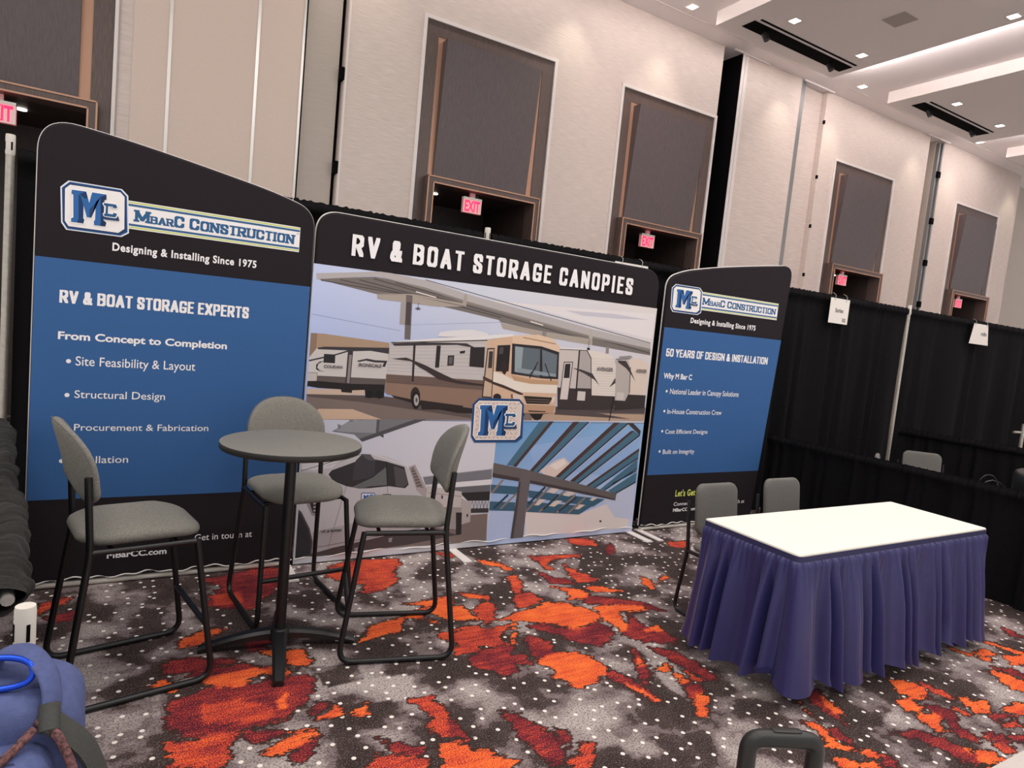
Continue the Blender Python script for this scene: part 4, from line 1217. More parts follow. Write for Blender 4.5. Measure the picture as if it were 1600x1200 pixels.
O_ = [(0, .14), (0, .86), (.24, 1), (.76, 1), (1, .86), (1, .14), (.76, 0), (.24, 0), (0, .14)]
GLYPH = {   # skeleton strokes in a unit box, width
 'A': (.62, [[(0, 0), (.5, 1), (1, 0)], [(.2, .27), (.8, .27)]]),
 'B': (.58, [[(0, 0), (0, 1)], [(0, 1), (.7, 1), (.97, .88), (.97, .63), (.7, .53), (0, .53)], [(.7, .53), (1, .42), (1, .13), (.72, 0), (0, 0)]]),
 'C': (.56, [[(1, .7), (1, .86), (.76, 1), (.24, 1), (0, .86), (0, .14), (.24, 0), (.76, 0), (1, .14), (1, .30)]]),
 'D': (.58, [[(0, 0), (0, 1)], [(0, 1), (.65, 1), (1, .84), (1, .16), (.65, 0), (0, 0)]]),
 'E': (.46, [[(0, 0), (0, 1)], [(0, 1), (1, 1)], [(0, .52), (.85, .52)], [(0, 0), (1, 0)]]),
 'F': (.45, [[(0, 0), (0, 1)], [(0, 1), (1, 1)], [(0, .52), (.85, .52)]]),
 'G': (.57, [[(1, .76), (1, .88), (.76, 1), (.24, 1), (0, .86), (0, .14), (.24, 0), (.7, 0), (1, .14), (1, .43), (.6, .43)]]),
 'I': (.2, [[(.5, 0), (.5, 1)]]),
 'L': (.45, [[(0, 1), (0, 0), (1, 0)]]),
 'N': (.6, [[(0, 0), (0, 1)], [(0, 1), (1, 0)], [(1, 0), (1, 1)]]),
 'O': (.57, [O_]),
 'P': (.55, [[(0, 0), (0, 1)], [(0, 1), (.72, 1), (1, .87), (1, .56), (.72, .43), (0, .43)]]),
 'R': (.58, [[(0, 0), (0, 1)], [(0, 1), (.72, 1), (.97, .88), (.97, .6), (.72, .48), (0, .48)], [(.5, .48), (1, 0)]]),
 'S': (.54, [[(1, .72), (1, .86), (.76, 1), (.24, 1), (0, .86), (0, .7), (.2, .57), (.8, .43), (1, .3), (1, .14), (.76, 0), (.24, 0), (0, .14), (0, .3)]]),
 'T': (.5, [[(.5, 0), (.5, 1)], [(0, 1), (1, 1)]]),
 'U': (.57, [[(0, 1), (0, .14), (.24, 0), (.76, 0), (1, .14), (1, 1)]]),
 'V': (.6, [[(0, 1), (.5, 0), (1, 1)]]),
 'X': (.6, [[(0, 1), (1, 0)], [(0, 0), (1, 1)]]),
 'Y': (.6, [[(0, 1), (.5, .45), (1, 1)], [(.5, .45), (.5, 0)]]),
 'M': (.8, [[(0, 0), (0, 1)], [(0, 1), (.5, .12), (1, 1)], [(1, 1), (1, 0)]]),
 '5': (.54, [[(.92, 1), (.08, 1), (.03, .52)], [(.03, .5), (.3, .6), (.76, .6), (1, .46), (1, .14), (.76, 0), (.24, 0), (0, .14), (0, .28)]]),
 '0': (.55, [O_]),
 '&': (.64, [[(1, 0), (.22, .66), (.2, .86), (.36, 1), (.54, 1), (.68, .88), (.66, .72), (.1, .36), (0, .16), (.2, 0), (.5, 0), (.82, .2), (.92, .48)]]),
}
SERIF = {'M': [(0, 0), (1, 0), (0, 1), (1, 1)], 'B': [(0, 0), (0, 1)], 'A': [(0, 0), (1, 0)], 'R': [(0, 0), (0, 1), (1, 0)], 'N': [(0, 0), (0, 1), (1, 1)], 'T': [(.5, 0)], 'U': [(0, 1), (1, 1)], 'I': [(.5, 0), (.5, 1)]}

def hull(P):
    P = sorted(set(P))
    def half(Q):
        h = []
        for q in Q:
            while len(h) > 1 and (h[-1][0] - h[-2][0]) * (q[1] - h[-2][1]) - (h[-1][1] - h[-2][1]) * (q[0] - h[-2][0]) <= 0: h.pop()
            h.append(q)
        return h
    a, b = half(P), half(P[::-1])
    return a[:-1] + b[:-1]

def nib_text(m, s, x0, z0, width, cap, y, px=.185, pz=.15, gap=.11, space=.24, mi=0, col=None, slab=False, scales=None):
    """condensed display capitals drawn with a rectangular nib, fitted to width"""
    scales = scales or [1.0] * len(s)
    fixed = sum(px * k if c != ' ' else 0 for c, k in zip(s, scales)) * cap
    flex = sum((((GLYPH[c][0] - .12) if c != ' ' else space) + gap * .6) * k for c, k in zip(s, scales)) * cap
    kx = (width - fixed) / flex
    x = x0
    for c, k in zip(s, scales):
        h = cap * k
        if c == ' ':
            x += (space + gap * .6) * h * kx; continue
        wi, st = (GLYPH[c][0] - .12) * h * kx, GLYPH[c][1]
        X = lambda u: x + px * h / 2 + u * wi
        Zc = lambda t: z0 + pz * h / 2 + t * (h - pz * h)
        segs = [(X(a[0]), Zc(a[1]), X(b[0]), Zc(b[1])) for pl_ in st for a, b in zip(pl_, pl_[1:])]
        if slab:
            for (u, t) in SERIF.get(c, []): segs.append((X(u) - px * h * .42, Zc(t), X(u) + px * h * .42, Zc(t)))
        for q_i, (ax, az, bx, bz) in enumerate(segs):
            P = [(round(q + dx * px * h / 2, 5), round(r + dz * pz * h / 2, 5)) for q, r in ((ax, az), (bx, bz)) for dx in (-1, 1) for dz in (-1, 1)]
            H = hull(P)
            m.add([(q, y - .00006 * q_i, r) for q, r in H], [tuple(range(len(H)))], mi, col)
        x += wi + px * h + gap * .6 * h * kx

def print_material(name, rough=0.7):
    m = bpy.data.materials.new(name); m.use_nodes = True
    nt = m.node_tree; b = nt.nodes['Principled BSDF']
    b.inputs['Roughness'].default_value = rough
    b.inputs['Specular IOR Level'].default_value = 0.3
    a = nt.nodes.new('ShaderNodeAttribute'); a.attribute_name = 'ink'
    nt.links.new(a.outputs['Color'], b.inputs['Base Color'])
    tc = nt.nodes.new('ShaderNodeTexCoord'); n = nt.nodes.new('ShaderNodeTexNoise'); n.inputs['Scale'].default_value = 5; n.inputs['Detail'].default_value = 2
    bp = nt.nodes.new('ShaderNodeBump'); bp.inputs['Strength'].default_value = 0.12; bp.inputs['Distance'].default_value = 0.01
    nt.links.new(tc.outputs['Object'], n.inputs['Vector']); nt.links.new(n.outputs['Fac'], bp.inputs['Height']); nt.links.new(bp.outputs[0], b.inputs['Normal'])
    return m
M['print'] = print_material('dye_printed_fabric')

def ink(o, m):
    """per-corner print colours from the face colours of the MB"""
    me = o.data
    ca = me.color_attributes.new('ink', 'FLOAT_COLOR', 'CORNER')
    buf = []
    for f, c in zip(m.f, m.c):
        if isinstance(c, list): buf += [lin(h) for h in c]
        else: buf += [lin(c)] * len(f)
    ca.data.foreach_set('color', np.array(buf, np.float32).ravel())
    return o

def art_to_mesh(entries, y, xf=lambda x, z: (x / 1000, z / 1000), step=0.0001):
    m = MB(); placed = []; top = 0
    for kind, c, s in entries:
        pts = [xf(*[float(a) for a in q.split(',')]) for q in s.split()]
        xs, zs = [q[0] for q in pts], [q[1] for q in pts]
        b = (min(xs), max(xs), min(zs), max(zs))
        lv = 1 + max([l for l, q in placed if q[0] < b[1] and q[1] > b[0] and q[2] < b[3] and q[3] > b[2]] or [-1])
        placed.append((lv, b)); top = max(top, lv)
        yy = y - step * lv
        if kind == 'g':
            n = 6
            C = [np.array(lin(h)) for h in c]
            (xa, za), (xb, zb) = pts[0], pts[2]
            m.add([(p_[0], yy, p_[1]) for p_ in pts], [(0, 1, 2, 3)], 0, list(c))
        else:
            m.add([(p_[0], yy, p_[1]) for p_ in pts], [tuple(range(len(pts)))], 0, c)
    return m, y - step * (top + 1)

# ------------------------------------------------------------------ tension-fabric displays
def clip_art(entries, x0, x1, z0, z1):
    out = []
    for kind, c, s in entries:
        P = [tuple(float(a) for a in q.split(',')) for q in s.split()]
        if kind == 'p':
            for ax, lim, sg in ((0, x0, 1), (0, x1, -1), (1, z0, 1), (1, z1, -1)):
                R_ = []
                for a, b in zip(P, P[1:] + P[:1]):
                    ia, ib = (a[ax] - lim) * sg >= 0, (b[ax] - lim) * sg >= 0
                    if ia: R_.append(a)
                    if ia != ib:
                        t = (lim - a[ax]) / (b[ax] - a[ax]); R_.append((a[0] + t * (b[0] - a[0]), a[1] + t * (b[1] - a[1])))
                P = R_
                if len(P) < 3: break
        if len(P) >= 3: out.append((kind, c, ' '.join(f'{x},{z}' for x, z in P)))
    return out

def display(name_label, x0, x1, top, rl, rr, zb=0.045, feet=(), x1b=None):
    """pillowcase display: rounded top corners, tube frame along the bottom, flat foot plates"""
    t = thing('fabric_display', name_label, 'display panel', ((x0 + x1) / 2, 0, 0), 0, 'printed fabric displays of the booth backdrop')
    ox = (x0 + x1) / 2
    x1b = x1 if x1b is None else x1b
    zl, zr = top[0][1], top[-1][1]
    pts = fillet([(x0, 0, zb)] + [(a, 0, b) for a, b in top] + [(x1b, 0, zb)], [0, rl] + [.5] * (len(top) - 2) + [rr, 0], 10)
    out = [(q.x - ox, q.z) for q in pts]
    m = MB()
    n = len(out); e, T = 0.014, 0.022
    cx, cz = 0.0, (zl + zr) / 4
    def ring(ins, y):
        r = []
        for i, (a, b) in enumerate(out):
            p_, q_ = Vector(out[i - 1] if i else (out[0][0], zb - 1)), Vector(out[i + 1] if i < n - 1 else (out[-1][0], zb - 1))
            d = (q_ - p_).normalized(); nn = Vector((-d.y, d.x))
            r.append((a - nn.x * ins, y, b - nn.y * ins if 0 < i < n - 1 else b))
        return r
    prof = [(e, -T), (e * .3, -T * .75), (0, -T * .3), (0, T * .3), (e * .3, T * .75), (e, T)]
    m.grid([ring(i, y) for i, y in prof], closed=True)
    o = len(m.v)
    m.f.append(tuple(range(0, n))); m.m.append(0); m.c.append(None)
    m.f.append(tuple(range(o - 1, o - n - 1, -1))); m.m.append(0); m.c.append(None)
    m.build('fabric_cover', M['display_black'], t, True, 50)
    m = MB()   # pale fabric edge along sides and top, seen from the left
    W_ = x1 - x0
    edge = [(q[0] + (-.001 if i < n / 2 else .001), .017, q[1] + .001) for i, q in enumerate(out)]
    m.tube(edge, .006, 8); m.build('edge_piping', M['hem'], t, True)
    m = MB()
    W_ = x1b - x0
    m.tube([(x0 - ox + .01, 0, .02), (x1b - ox - .01, 0, .02)], .019, 14); m.build('base_tube', M['sock'], t, True)
    m = MB()   # wavy white hem
    rnd = random.Random(int(x0 * 10) + 9); ph = [rnd.uniform(0, 6) for _ in range(4)]
    hw = [(x0 - ox + W_ * k / 120, -.024 - .006 * sin(k * .3 + ph[0]), .052 + .007 * sin(k * .22 + ph[1]) + .006 * sin(k * .61 + ph[2])) for k in range(121)]
    m.tube(hw, .0045, 6); m.build('bottom_hem', M['hem'], t, True)
    for fx in feet:
        m = MB(); m.box(fx - ox - .035, fx - ox + .035, -.30, .035, .001, .009); m.build('foot_plate', M['white_trim'], t)
    return t, ox, -T

BLUE = '345f96'
XL0, XL1, XC0, XC1, XR0, XR1 = -1.213, 0.256, 0.274, 3.265, 3.372, 5.04
ZB1, ZB2 = 0.529, 1.885
dl, oxl, yl = display('left fabric display panel listing storage experts text, beside the high stools', XL0, XL1, [(XL0, 2.635), (-.80, 2.588), (-.40, 2.522), (.0, 2.448), (XL1, 2.375)], .20, .20, feet=(0.215,))
dc, oxc, yc = display('wide centre fabric display printed with parked motorhomes and canopy photos', XC0, XC1, [(XC0, 2.392), (XC1, 2.372)], .15, .17, feet=(1.46, 3.24))
dr, oxr, yr = display('right fabric display panel about years of design, behind the skirted table', XR0, XR1, [(XR0, 2.33), (3.58, 2.412), (3.95, 2.488), (4.45, 2.567), (XR1, 2.648)], .10, .15, feet=(), x1b=4.87)
m = MB(); m.box(XR0 - .03 - oxr, XR0 + .03 - oxr, -.30, .035, .001, .009); m.build('foot_plate', M['white_trim'], dr)

for (t, ox, x0, x1, x2) in ((dl, oxl, XL0, XL1, XL1), (dr, oxr, XR0, 4.898, 4.99)):
    m = MB()
    m.add([(x0 - ox + .004, yl - .0006, ZB1), (x1 - ox - .004, yl - .0006, ZB1), (x2 - ox - .004, yl - .0006, ZB2), (x0 - ox + .004, yl - .0006, ZB2)], [(0, 1, 2, 3)], 0, BLUE)
    ink(m.build('blue_print_field', M['print'], t), m)
xa, xb = int(XC0 * 1000 + 4), int(XC1 * 1000 - 4)
m, ytop = art_to_mesh(clip_art(ART_CENTER, xa, xb, 50, 2042), yc - .0006, lambda x, z: (x / 1000 - oxc, z / 1000), 0.0001)
ink(m.build('photo_print', M['print'], dc), m)

for key, t, ox, yy in (('L', dl, oxl, yl - .0016), ('C', dc, oxc, ytop - .0002), ('R', dr, oxr, yr - .0016)):
    dots = [q for q in TEXTS[key] if q[1] == 'dot']
    for s, kind, col, x0, z0, wd, cap in TEXTS[key]:
        if kind == 'dot': continue
        m = MB()
        x, z, wd, cap = x0 / 1000 - ox, z0 / 1000, wd / 1000, cap / 1000
        for q in dots:
            if abs(q[4] - z0 - 20) < 40:
                m.add([(q[3] / 1000 - ox + .012 * cos(a), yy, q[4] / 1000 + .012 * sin(a)) for a in np.linspace(0, 2 * pi, 14, endpoint=False)], [tuple(range(14))], 0, 'f1eff0')
        if kind == 'cond': nib_text(m, s, x, z, wd, cap, yy, col=col, px=.19 if key == 'C' else .19, gap=.36 if key == 'C' else .12)
        else: font_text(m, s, x, z, wd, cap, yy, offset={'bold': .03, 'reg': .004, 'semi': .03, 'regc': .008}[kind], spacing=1.12 if kind == 'semi' else 1.0, col=col)
        ink(m.build('lettering', M['print'], t), m)

def logo(t, ox, y, octb, band, txt):
    a, b, c0, c1 = [v / 1000 for v in octb]
    bx0, bx1 = b - .02, band[1] / 1000
    bz0, bz1 = band[2] / 1000, band[3] / 1000
    m = MB(); H = bz1 - bz0
    def q(x0, x1, z0, z1, col, k): m.add([(x0 - ox, y - .0001 * k, z0), (x1 - ox, y - .0001 * k, z0), (x1 - ox, y - .0001 * k, z1), (x0 - ox, y - .0001 * k, z1)], [(0, 1, 2, 3)], 0, col)
    q(bx0, bx1, bz0, bz1, 'efecec', 1)
    for (f0, f1, col) in ((.0, .035, 'efecec'), (.035, .085, 'c2cf6a'), (.085, .11, 'efecec'), (.11, .19, '34618c')):
        q(bx0, bx1 - .002, bz0 + f0 * H, bz0 + f1 * H, col, 2); q(bx0, bx1 - .002, bz1 - f1 * H, bz1 - f0 * H, col, 2)
    s = 'MBARC CONSTRUCTION'
    sc = [1, .66, .66, .66, 1, 1] + [1] + [.9] * 11
    sc[5] = 1
    nib_text(m, s, txt[0] / 1000 - ox, txt[2] / 1000, (txt[1] - txt[0]) / 1000, txt[3] / 1000, y - .0005, px=.24, pz=.17, gap=.10, space=.2, col='2d5f8d', slab=True, scales=sc)
    font_text(m, 'TM', bx1 - .022 - ox, bz0 + H * .70, .016, .008, y - .0005, col='2d5f8d')
    e, yt = art_to_mesh(EMBLEM, y - .0006, lambda x, z: (a - ox + x / 1000 * (b - a), c0 + z / 1000 * (c1 - c0)), .0001)
    # white keyline round the octagon
    E0 = [tuple(float(v) for v in q_.split(',')) for q_ in EMBLEM[0][2].split()]
    gx, gz = sum(p_[0] for p_ in E0) / 8, sum(p_[1] for p_ in E0) / 8
    P = [(gx + (x - gx) * 1.045, gz + (z - gz) * 1.045) for x, z in E0]
    m.add([(a - ox + x / 1000 * (b - a), y - .00055, c0 + z / 1000 * (c1 - c0)) for x, z in P], [tuple(range(8))], 0, 'dfe3ea')
    off = len(m.v)
    m.v += e.v; m.f += [tuple(i + off for i in f) for f in e.f]; m.m += e.m; m.c += e.c
    ink(m.build('company_logo', M['print'], t), m)
logo(dl, oxl, yl - .001, (-1100, -785, 2050, 2305), (-785, 166, 2097, 2254), (-752, 137, 2142, 66))
logo(dr, oxr, yr - .001, (3418, 3800, 2035, 2274), (3790, 4874, 2080, 2246), (3812, 4848, 2130, 66))

# exit signs need lettering too
for lab, x in (('red exit sign in the wood portal at the far left photo edge', -2.02), ('red exit sign in the portal above the centre display panel', 3.555), ('red exit sign in the portal between the centre and right displays', 7.0), ('red exit sign in the portal above the right drapes, left of the white pole', 12.65), ('red exit sign in the farthest portal at the right', 17.62)):
    t = make_exit(lab, x)
    m = MB(); font_text(m, 'EXIT', -.125, .025, .25, .15, -.0325, offset=.03); m.build('exit_lettering', M['exit_red'], t)
# ------------------------------------------------------------------ pipe and drape
def drape_mesh(A, B, z0, z1, folds, amp, seed, ruffle=.012, face=None, dens=12, pocket=True):
    """gathered cloth between A and B; folds deepen towards the hem"""
    A, B = Vector(A), Vector(B); L_ = (B - A).length; d = (B - A).normalized(); n = Vector((d.y, -d.x))
    rnd = random.Random(seed)
    fr = [(folds * f, rnd.uniform(0, 2 * pi), w_) for f, w_ in ((.31, .5), (.63, .7), (1.0, 1.0), (1.7, .45), (2.3, .25))]
    hf = [(folds * f, rnd.uniform(0, 2 * pi)) for f in (3.1, 4.7, 6.3)]
    nx = int(folds * dens); rows = []
    zs = [z0 + (z1 - z0) * k for k in (0, .08, .2, .35, .5, .65, .78, .87, .93)] + [z1 - .075, z1 - .06, z1 - .04, z1 - .02, z1, z1 + .012]
    for zi, z in enumerate(zs):
        t = (z - z0) / (z1 - z0)
        r = []
        for k in range(nx + 1):
            u = k / nx
            warp = u + .25 / folds * sin(2 * pi * folds * .37 * u + seed)
            s = sum(w_ * sin(2 * pi * f * warp + p_) for f, p_, w_ in fr) / 1.9
            g = math.copysign(abs(s) ** .8, s)
            a = amp * max(0.0, 1 - t) ** .7 + .006
            off = g * a
            h = sum(sin(2 * pi * f * u + p_) for f, p_ in hf) / 3
            if t > .9: off = off * .5 + h * ruffle * min(1, (t - .9) / .06)
            if pocket and -.062 <= z - z1 <= -.018: off += .022
            zz = z
            if z >= z1 - .001: zz += .008 * h
            if zi == 0: zz += .006 * s
            p = A + d * (L_ * u) + n * off
            r.append((p.x, p.y, zz))
        rows.append(r)
    m = MB(); m.grid(rows)
    return m

def pole(x, y, h, label, cap=False, base=True, bw=.2):
    t = thing('drape_pole', label, 'drape pole', (x, y, 0), 0, 'aluminium upright poles of the drapes')
    m = MB(); m.tube([(0, 0, .012), (0, 0, h)], .021, 16); m.build('upright', M['pole'], t, True)
    if base:
        m = MB(); m.box(-bw, bw, -bw, bw, 0, .012); m.build('base_plate', M['alu'], t)
    m = MB(); m.lathe([(0.001, h + .012), (.022, h + .012), (.0235, h), (.0235, h - .09), (.021, h - .10)], 20); m.build('slotted_cap', M['sock'], t, True)
    for a in range(4):
        m = MB(); m.box(-.004, .004, -.0245, -.022, h - .075, h - .03)
        o = m.build('slot', M['black'], t); o.rotation_euler = (0, 0, a * pi / 2 + .4)
    return t
YD = 0.25
pole(-1.363, YD, 2.53, 'tall pole at the left edge of the booth beside the left display')
pole(1.655, YD, 2.50, 'tall pole whose tip shows above the centre display')
pole(7.72, YD, 2.50, 'tall pole between the two drapes on the right')
spans = [((-4.2, YD), (-1.40, YD), 'black drape at the far left edge, outside the left pole'), ((-1.33, YD), (1.62, YD), 'tall black drape behind the left display, left of the centre pole tip'),
         ((1.69, YD), (4.52, YD), 'tall black drape behind the centre and right displays, right of the centre pole tip'), ((4.52, YD), (7.68, YD), 'tall black drape carrying a card, between right display and white pole'),
         ((7.76, YD), (13.8, YD), 'tall black drape right of the white pole, at the right photo edge')]
for i, (a, b, lab) in enumerate(spans):
    if i == 0: continue
    m = drape_mesh(a, b,   .02, 2.462, 11, .06, 20 + i)
    tag(m.build('drape', M['drape'], None, True, 80), lab, 'drape', 'tall black booth drapes')
    m = MB(); m.tube([(a[0] + .03, a[1] + .012, 2.42), (b[0] - .03, b[1] + .012, 2.42)], .017, 12)
    tag(m.build('drape_rod', M['pole'], None, True), ['', 'rod behind the left display carrying its black drape', 'rod behind the centre display carrying its black drape', 'rod carrying the black drape between right display and white pole', 'rod carrying the black drape right of the white pole'][i], 'drape rod', 'rods of the tall drapes')

# low side drapes of the booth
m = drape_mesh((5.10, .06), (5.03, -5.2), .015, .89, 30, .035, 5, ruffle=.014)
tag(m.build('side_drape', M['drape'], None, True, 80), 'low black side drape running behind the skirted table', 'drape')
m = drape_mesh((7.52, .05), (7.9, -3.4), .015, .975, 20, .035, 8, ruffle=.012)
tag(m.build('side_drape', M['drape'], None, True, 80), 'low black side drape of the next booth, right of the white pole', 'drape')
# ruched left side drape on its rod
A, B = Vector((-1.335, -.04, .95)), Vector((-1.005, -2.36, .91))
rnd = random.Random(3)
dirv = (B - A).normalized(); side = Vector((dirv.y, -dirv.x, 0)).normalized()
rows = []
from mathutils import noise
NR = 420; ph = [rnd.uniform(0, 6.3) for _ in range(12)]
for k in range(NR + 1):
    u = k / NR; c_ = A.lerp(B, u); r = []
    base = .050 + .008 * sin(9 * u + 1)
    for j in range(28):
        a = 2 * pi * j / 28
        uu = u + .012 * sin(a + 5 * noise.noise(Vector((u * 6, 0, 3))))
        w_ = .016 * noise.noise(Vector((uu * 62, cos(a) * .45, sin(a) * .45))) + .010 * noise.noise(Vector((uu * 125 + 7, cos(a) * .6, sin(a) * .6))) + .022 * noise.noise(Vector((u * 9, cos(a) * .8 + 5, sin(a) * .8)))
        rr = base + w_
        p_ = c_ + side * cos(a) * rr + Vector((0, 0, 1)) * sin(a) * rr * .85
        r.append(tuple(p_))
    rows.append(r)
ts = thing('side_drape', 'black side drape gathered thickly over its rod, left of the high stools', 'drape')
m = MB(); m.grid(rows, closed=True)
m.build('gathered_sleeve', M['ruche'], ts, True, 80)
m = drape_mesh((A.x - .03, A.y), (B.x - .03, B.y), .015, .90, 22, .03, 12, pocket=False)
m.build('hanging_cloth', M['drape'], ts, True, 80)
pole(-.955, -2.47, .925, 'short white-topped pole at the front end of the gathered left side drape', bw=.07)
m = MB(); m.tube([A + dirv * .02, B - dirv * .0], .016, 10); m.build('rod', M['pole'], ts, True)

# cards hung on the drapes
def card(x, w_, z0, z1, y, label, text=None, taper=0.0, rx=0.0, small=False):
    t = thing('booth_card', label, 'sign card', (x, y, z1), 0, 'white booth cards hung on the drapes')
    m = MB(); h = z1 - z0
    m.prism([(-w_ / 2, -h), (w_ / 2, -h), (w_ / 2 - taper, 0), (-w_ / 2 + taper, 0)], -.002, .002, 'y')
    m.build('card', M['placard'], t)
    m = MB()
    for sx in (-.3, .3):
        m.tube([(sx * w_, -.004, -.03), (sx * w_ + .004, -.006, .03), (sx * w_ - .006, .01, .05), (sx * w_ - .006, .04, .058)], .003, 6)
    m.build('hook_wire', M['wire'], t, True)
    if text:
        m = MB()
        s, tx0, tw, tz, th = text
        font_text(m, s, tx0, tz - h, tw, th, -.0026, offset=.02)
        if small:
            for k, (zz, a, b) in enumerate(((.055, .07, .135), (.038, .07, .135), (.024, .075, .135))): m.add([(a, -.0026, zz - h), (b, -.0026, zz - h), (b, -.0026, zz + .008 - h), (a, -.0026, zz + .008 - h)], [(0, 1, 2, 3)])
        m.build('card_lettering', M['ink'], t)
    return t
card(6.16, .35, 2.15, 2.43, YD - .085, 'white card hung on the drape between right display and white pole', ('Storkeo', -.075, .15, .125, .045), small=True)
card(9.38, .52, 2.14, 2.42, YD - .085, 'white card on the drape right of the white pole, narrowing to its top', ('rmBm', .02, .16, .125, .05), taper=.07)
card(3.08, .38, 2.12, 2.415, YD - .085, 'white card mostly hidden behind the top of the centre display')
card(.06, .27, 2.15, 2.43, YD - .085, 'white card mostly hidden behind the right shoulder of the left display')

# post and rod far right
tp = thing('drape_pole', 'short pole with a crossbar at the far right photo edge', 'drape pole', (9.78, -.36, 0), 0, 'aluminium upright poles of the drapes')
m = MB(); m.tube([(0, 0, .012), (0, 0, 1.12)], .023, 12); m.build('upright', M['pole'], tp, True)
m = MB(); m.tube([(-.14, .05, 1.0), (.5, -.12, 1.0)], .017, 10); m.build('crossbar', M['pole'], tp, True)
m = MB(); m.box(-.2, .2, -.2, .2, 0, .012); m.build('base_plate', M['alu'], tp)

# ------------------------------------------------------------------ high stools
def d_outline(w_, h, r=.05, n=20):
    o = []
    for k in range(7):
        a = pi + k / 6 * pi / 2; o.append((-w_ / 2 + r + r * cos(a), r + r * sin(a)))
    for k in range(7):
        a = 1.5 * pi + k / 6 * pi / 2; o.append((w_ / 2 - r + r * cos(a), r + r * sin(a)))
    sh = h * .36
    for k in range(n + 1):
        a = pi * k / n
        ca, sa = cos(a), sin(a)
        o.append((w_ / 2 * math.copysign(abs(ca) ** .86, ca), sh + (h - sh) * max(sa, 0.0) ** .86))
    return o

def bracket(m, x, y, z, s):
    m.box(x - .004, x + .03, y - .018 if s > 0 else y - .004, y + .004 if s > 0 else y + .018, z - .035, z + .035)
    for dz in (-.02, .02): m.tube([(x + .012, y - s * .012, z + dz), (x + .012, y + s * -.024, z + dz)], .007, 8)

def make_stool(label):
    t = thing('bar_stool', label, 'bar stool', (0, 0, 0), 0, 'high stools around the bar table')
    out = rrect(.485, .47, .14, 8)
    SZ = .705
    m = cushion(out, 0, 0, .082, lambda x, y, h: (x * (1 + .03 * (y * y) / .04), y, SZ + h + .010 * (1 - (x / .25) ** 2) - .012 * max(0, x - .12) / .1), 3.0, 8)
    m.build('seat', M['fabric'], t, True, 80)
    BZ, BH = .868, .325
    ol = d_outline(.465, BH)
    def mp(u, v, h): return (-.238 - h - .02 * v - .62 * v * v + 1.0 * u * u, u, BZ + v)
    m = cushion(ol, 0, .13, .056, mp, 3.4, 7)
    o = m.build('backrest', M['fabric'], t, True, 80)
    k = MB(); k.tube([Vector(mp(u, v, .012)) + Vector((-.006 if False else 0, 0, 0)) for u, v in [(x * 1.004, .13 + (y - .13) * 1.004) for x, y in ol]], .0018, 5, closed=True)
    k.build('seam', M['chairfab'], o, True)
    for s in (-1, 1):
        yt, yb = s * .228, s * .262
        path = [(-.222, yt, .985), (-.205, yt, .668), (-.292, yb, .0145), (.292, yb, .0145), (.205, yt, .668)]
        m = MB(); m.tube(fillet(path, [0, .05, .08, .08, 0], 7), .0142, 12)
        sf = m.build('side_frame', M['blackmetal'], t, True)
        m = MB(); m.tube(fillet([(-.208, yt, .668), (.20, yt, .662)], 0), .013, 10); m.build('seat_rail', M['blackmetal'], t, True)
        m = MB(); bracket(m, -.216, yt - s * .008, .93, s); m.build('back_bracket', M['blackmetal'], t)
    for x in (-.12, .13):
        m = MB(); m.tube([(x, -.226, .66), (x, .226, .66)], .010, 10); m.build('cross_rail', M['blackmetal'], t, True)
    f = .27; xx = .292 + (.205 - .292) * (f / .655)
    m = MB(); m.tube([(xx, -.246, f), (xx, .246, f)], .013, 10); m.build('footrest', M['blackmetal'], t, True)
    return t
st0 = make_stool('grey high stool left of the bar table, nearest the gathered side drape')
st0.location = (-.70, -1.10, 0); st0.rotation_euler = (0, 0, radians(11))
dup(st0, (.115, -.60, 0), radians(-83), 'grey high stool behind the bar table, against the display panels')
dup(st0, (.545, -1.19, 0), radians(166), 'grey high stool right of the bar table, in front of the truck photo')

# ------------------------------------------------------------------ bar table
tb = thing('bar_table', 'round grey bar-height table with black pedestal and four-arm foot', 'bar table', (-.028, -1.10, 0), radians(9))
m = MB(); m.lathe([(.0005, 1.075), (.333, 1.075), (.3375, 1.0735)], 72); m.build('tabletop', M['laminate'], tb, True)
m = MB(); m.lathe([(.3375, 1.0735), (.339, 1.07), (.339, 1.048), (.335, 1.043), (.0005, 1.043)], 72); m.build('top_edge', M['edge'], tb, True)
m = MB(); m.lathe([(.027, .08), (.027, 1.02), (.09, 1.03), (.09, 1.043)], 28); m.build('column', M['blackmetal'], tb, True)
m = MB()
m.lathe([(.0005, .115), (.045, .112), (.06, .09), (.06, .055), (.0005, .05)], 28)
for k in range(4):
    a = k * pi / 2 + radians(-110)
    rows = []
    for i in range(12):
        u = i / 11; r = .03 + .35 * u; zt = .105 - .075 * u ** 1.6; th = .045 - .022 * u; wd = .038 - .012 * u
        cc = [(-wd, zt - th), (-wd, zt - .012), (-wd * .6, zt), (wd * .6, zt), (wd, zt - .012), (wd, zt - th)]
        rows.append([(r * cos(a) - y * sin(a), r * sin(a) + y * cos(a), z) for y, z in cc])
    m.grid(rows, closed=True)
    o = len(m.v); m.f.append(tuple(range(o - 6, o))); m.m.append(0); m.c.append(None)
m.build('pedestal_foot', M['blackmetal'], tb, True, 35)
for k in range(4):
    a = k * pi / 2 + radians(-110); m = MB()
    m.lathe([(.0005, 0), (.017, 0), (.017, .022), (.0005, .024)], 14, (.362 * cos(a), .362 * sin(a))); m.build('foot_glide', M['edge'], tb, True)

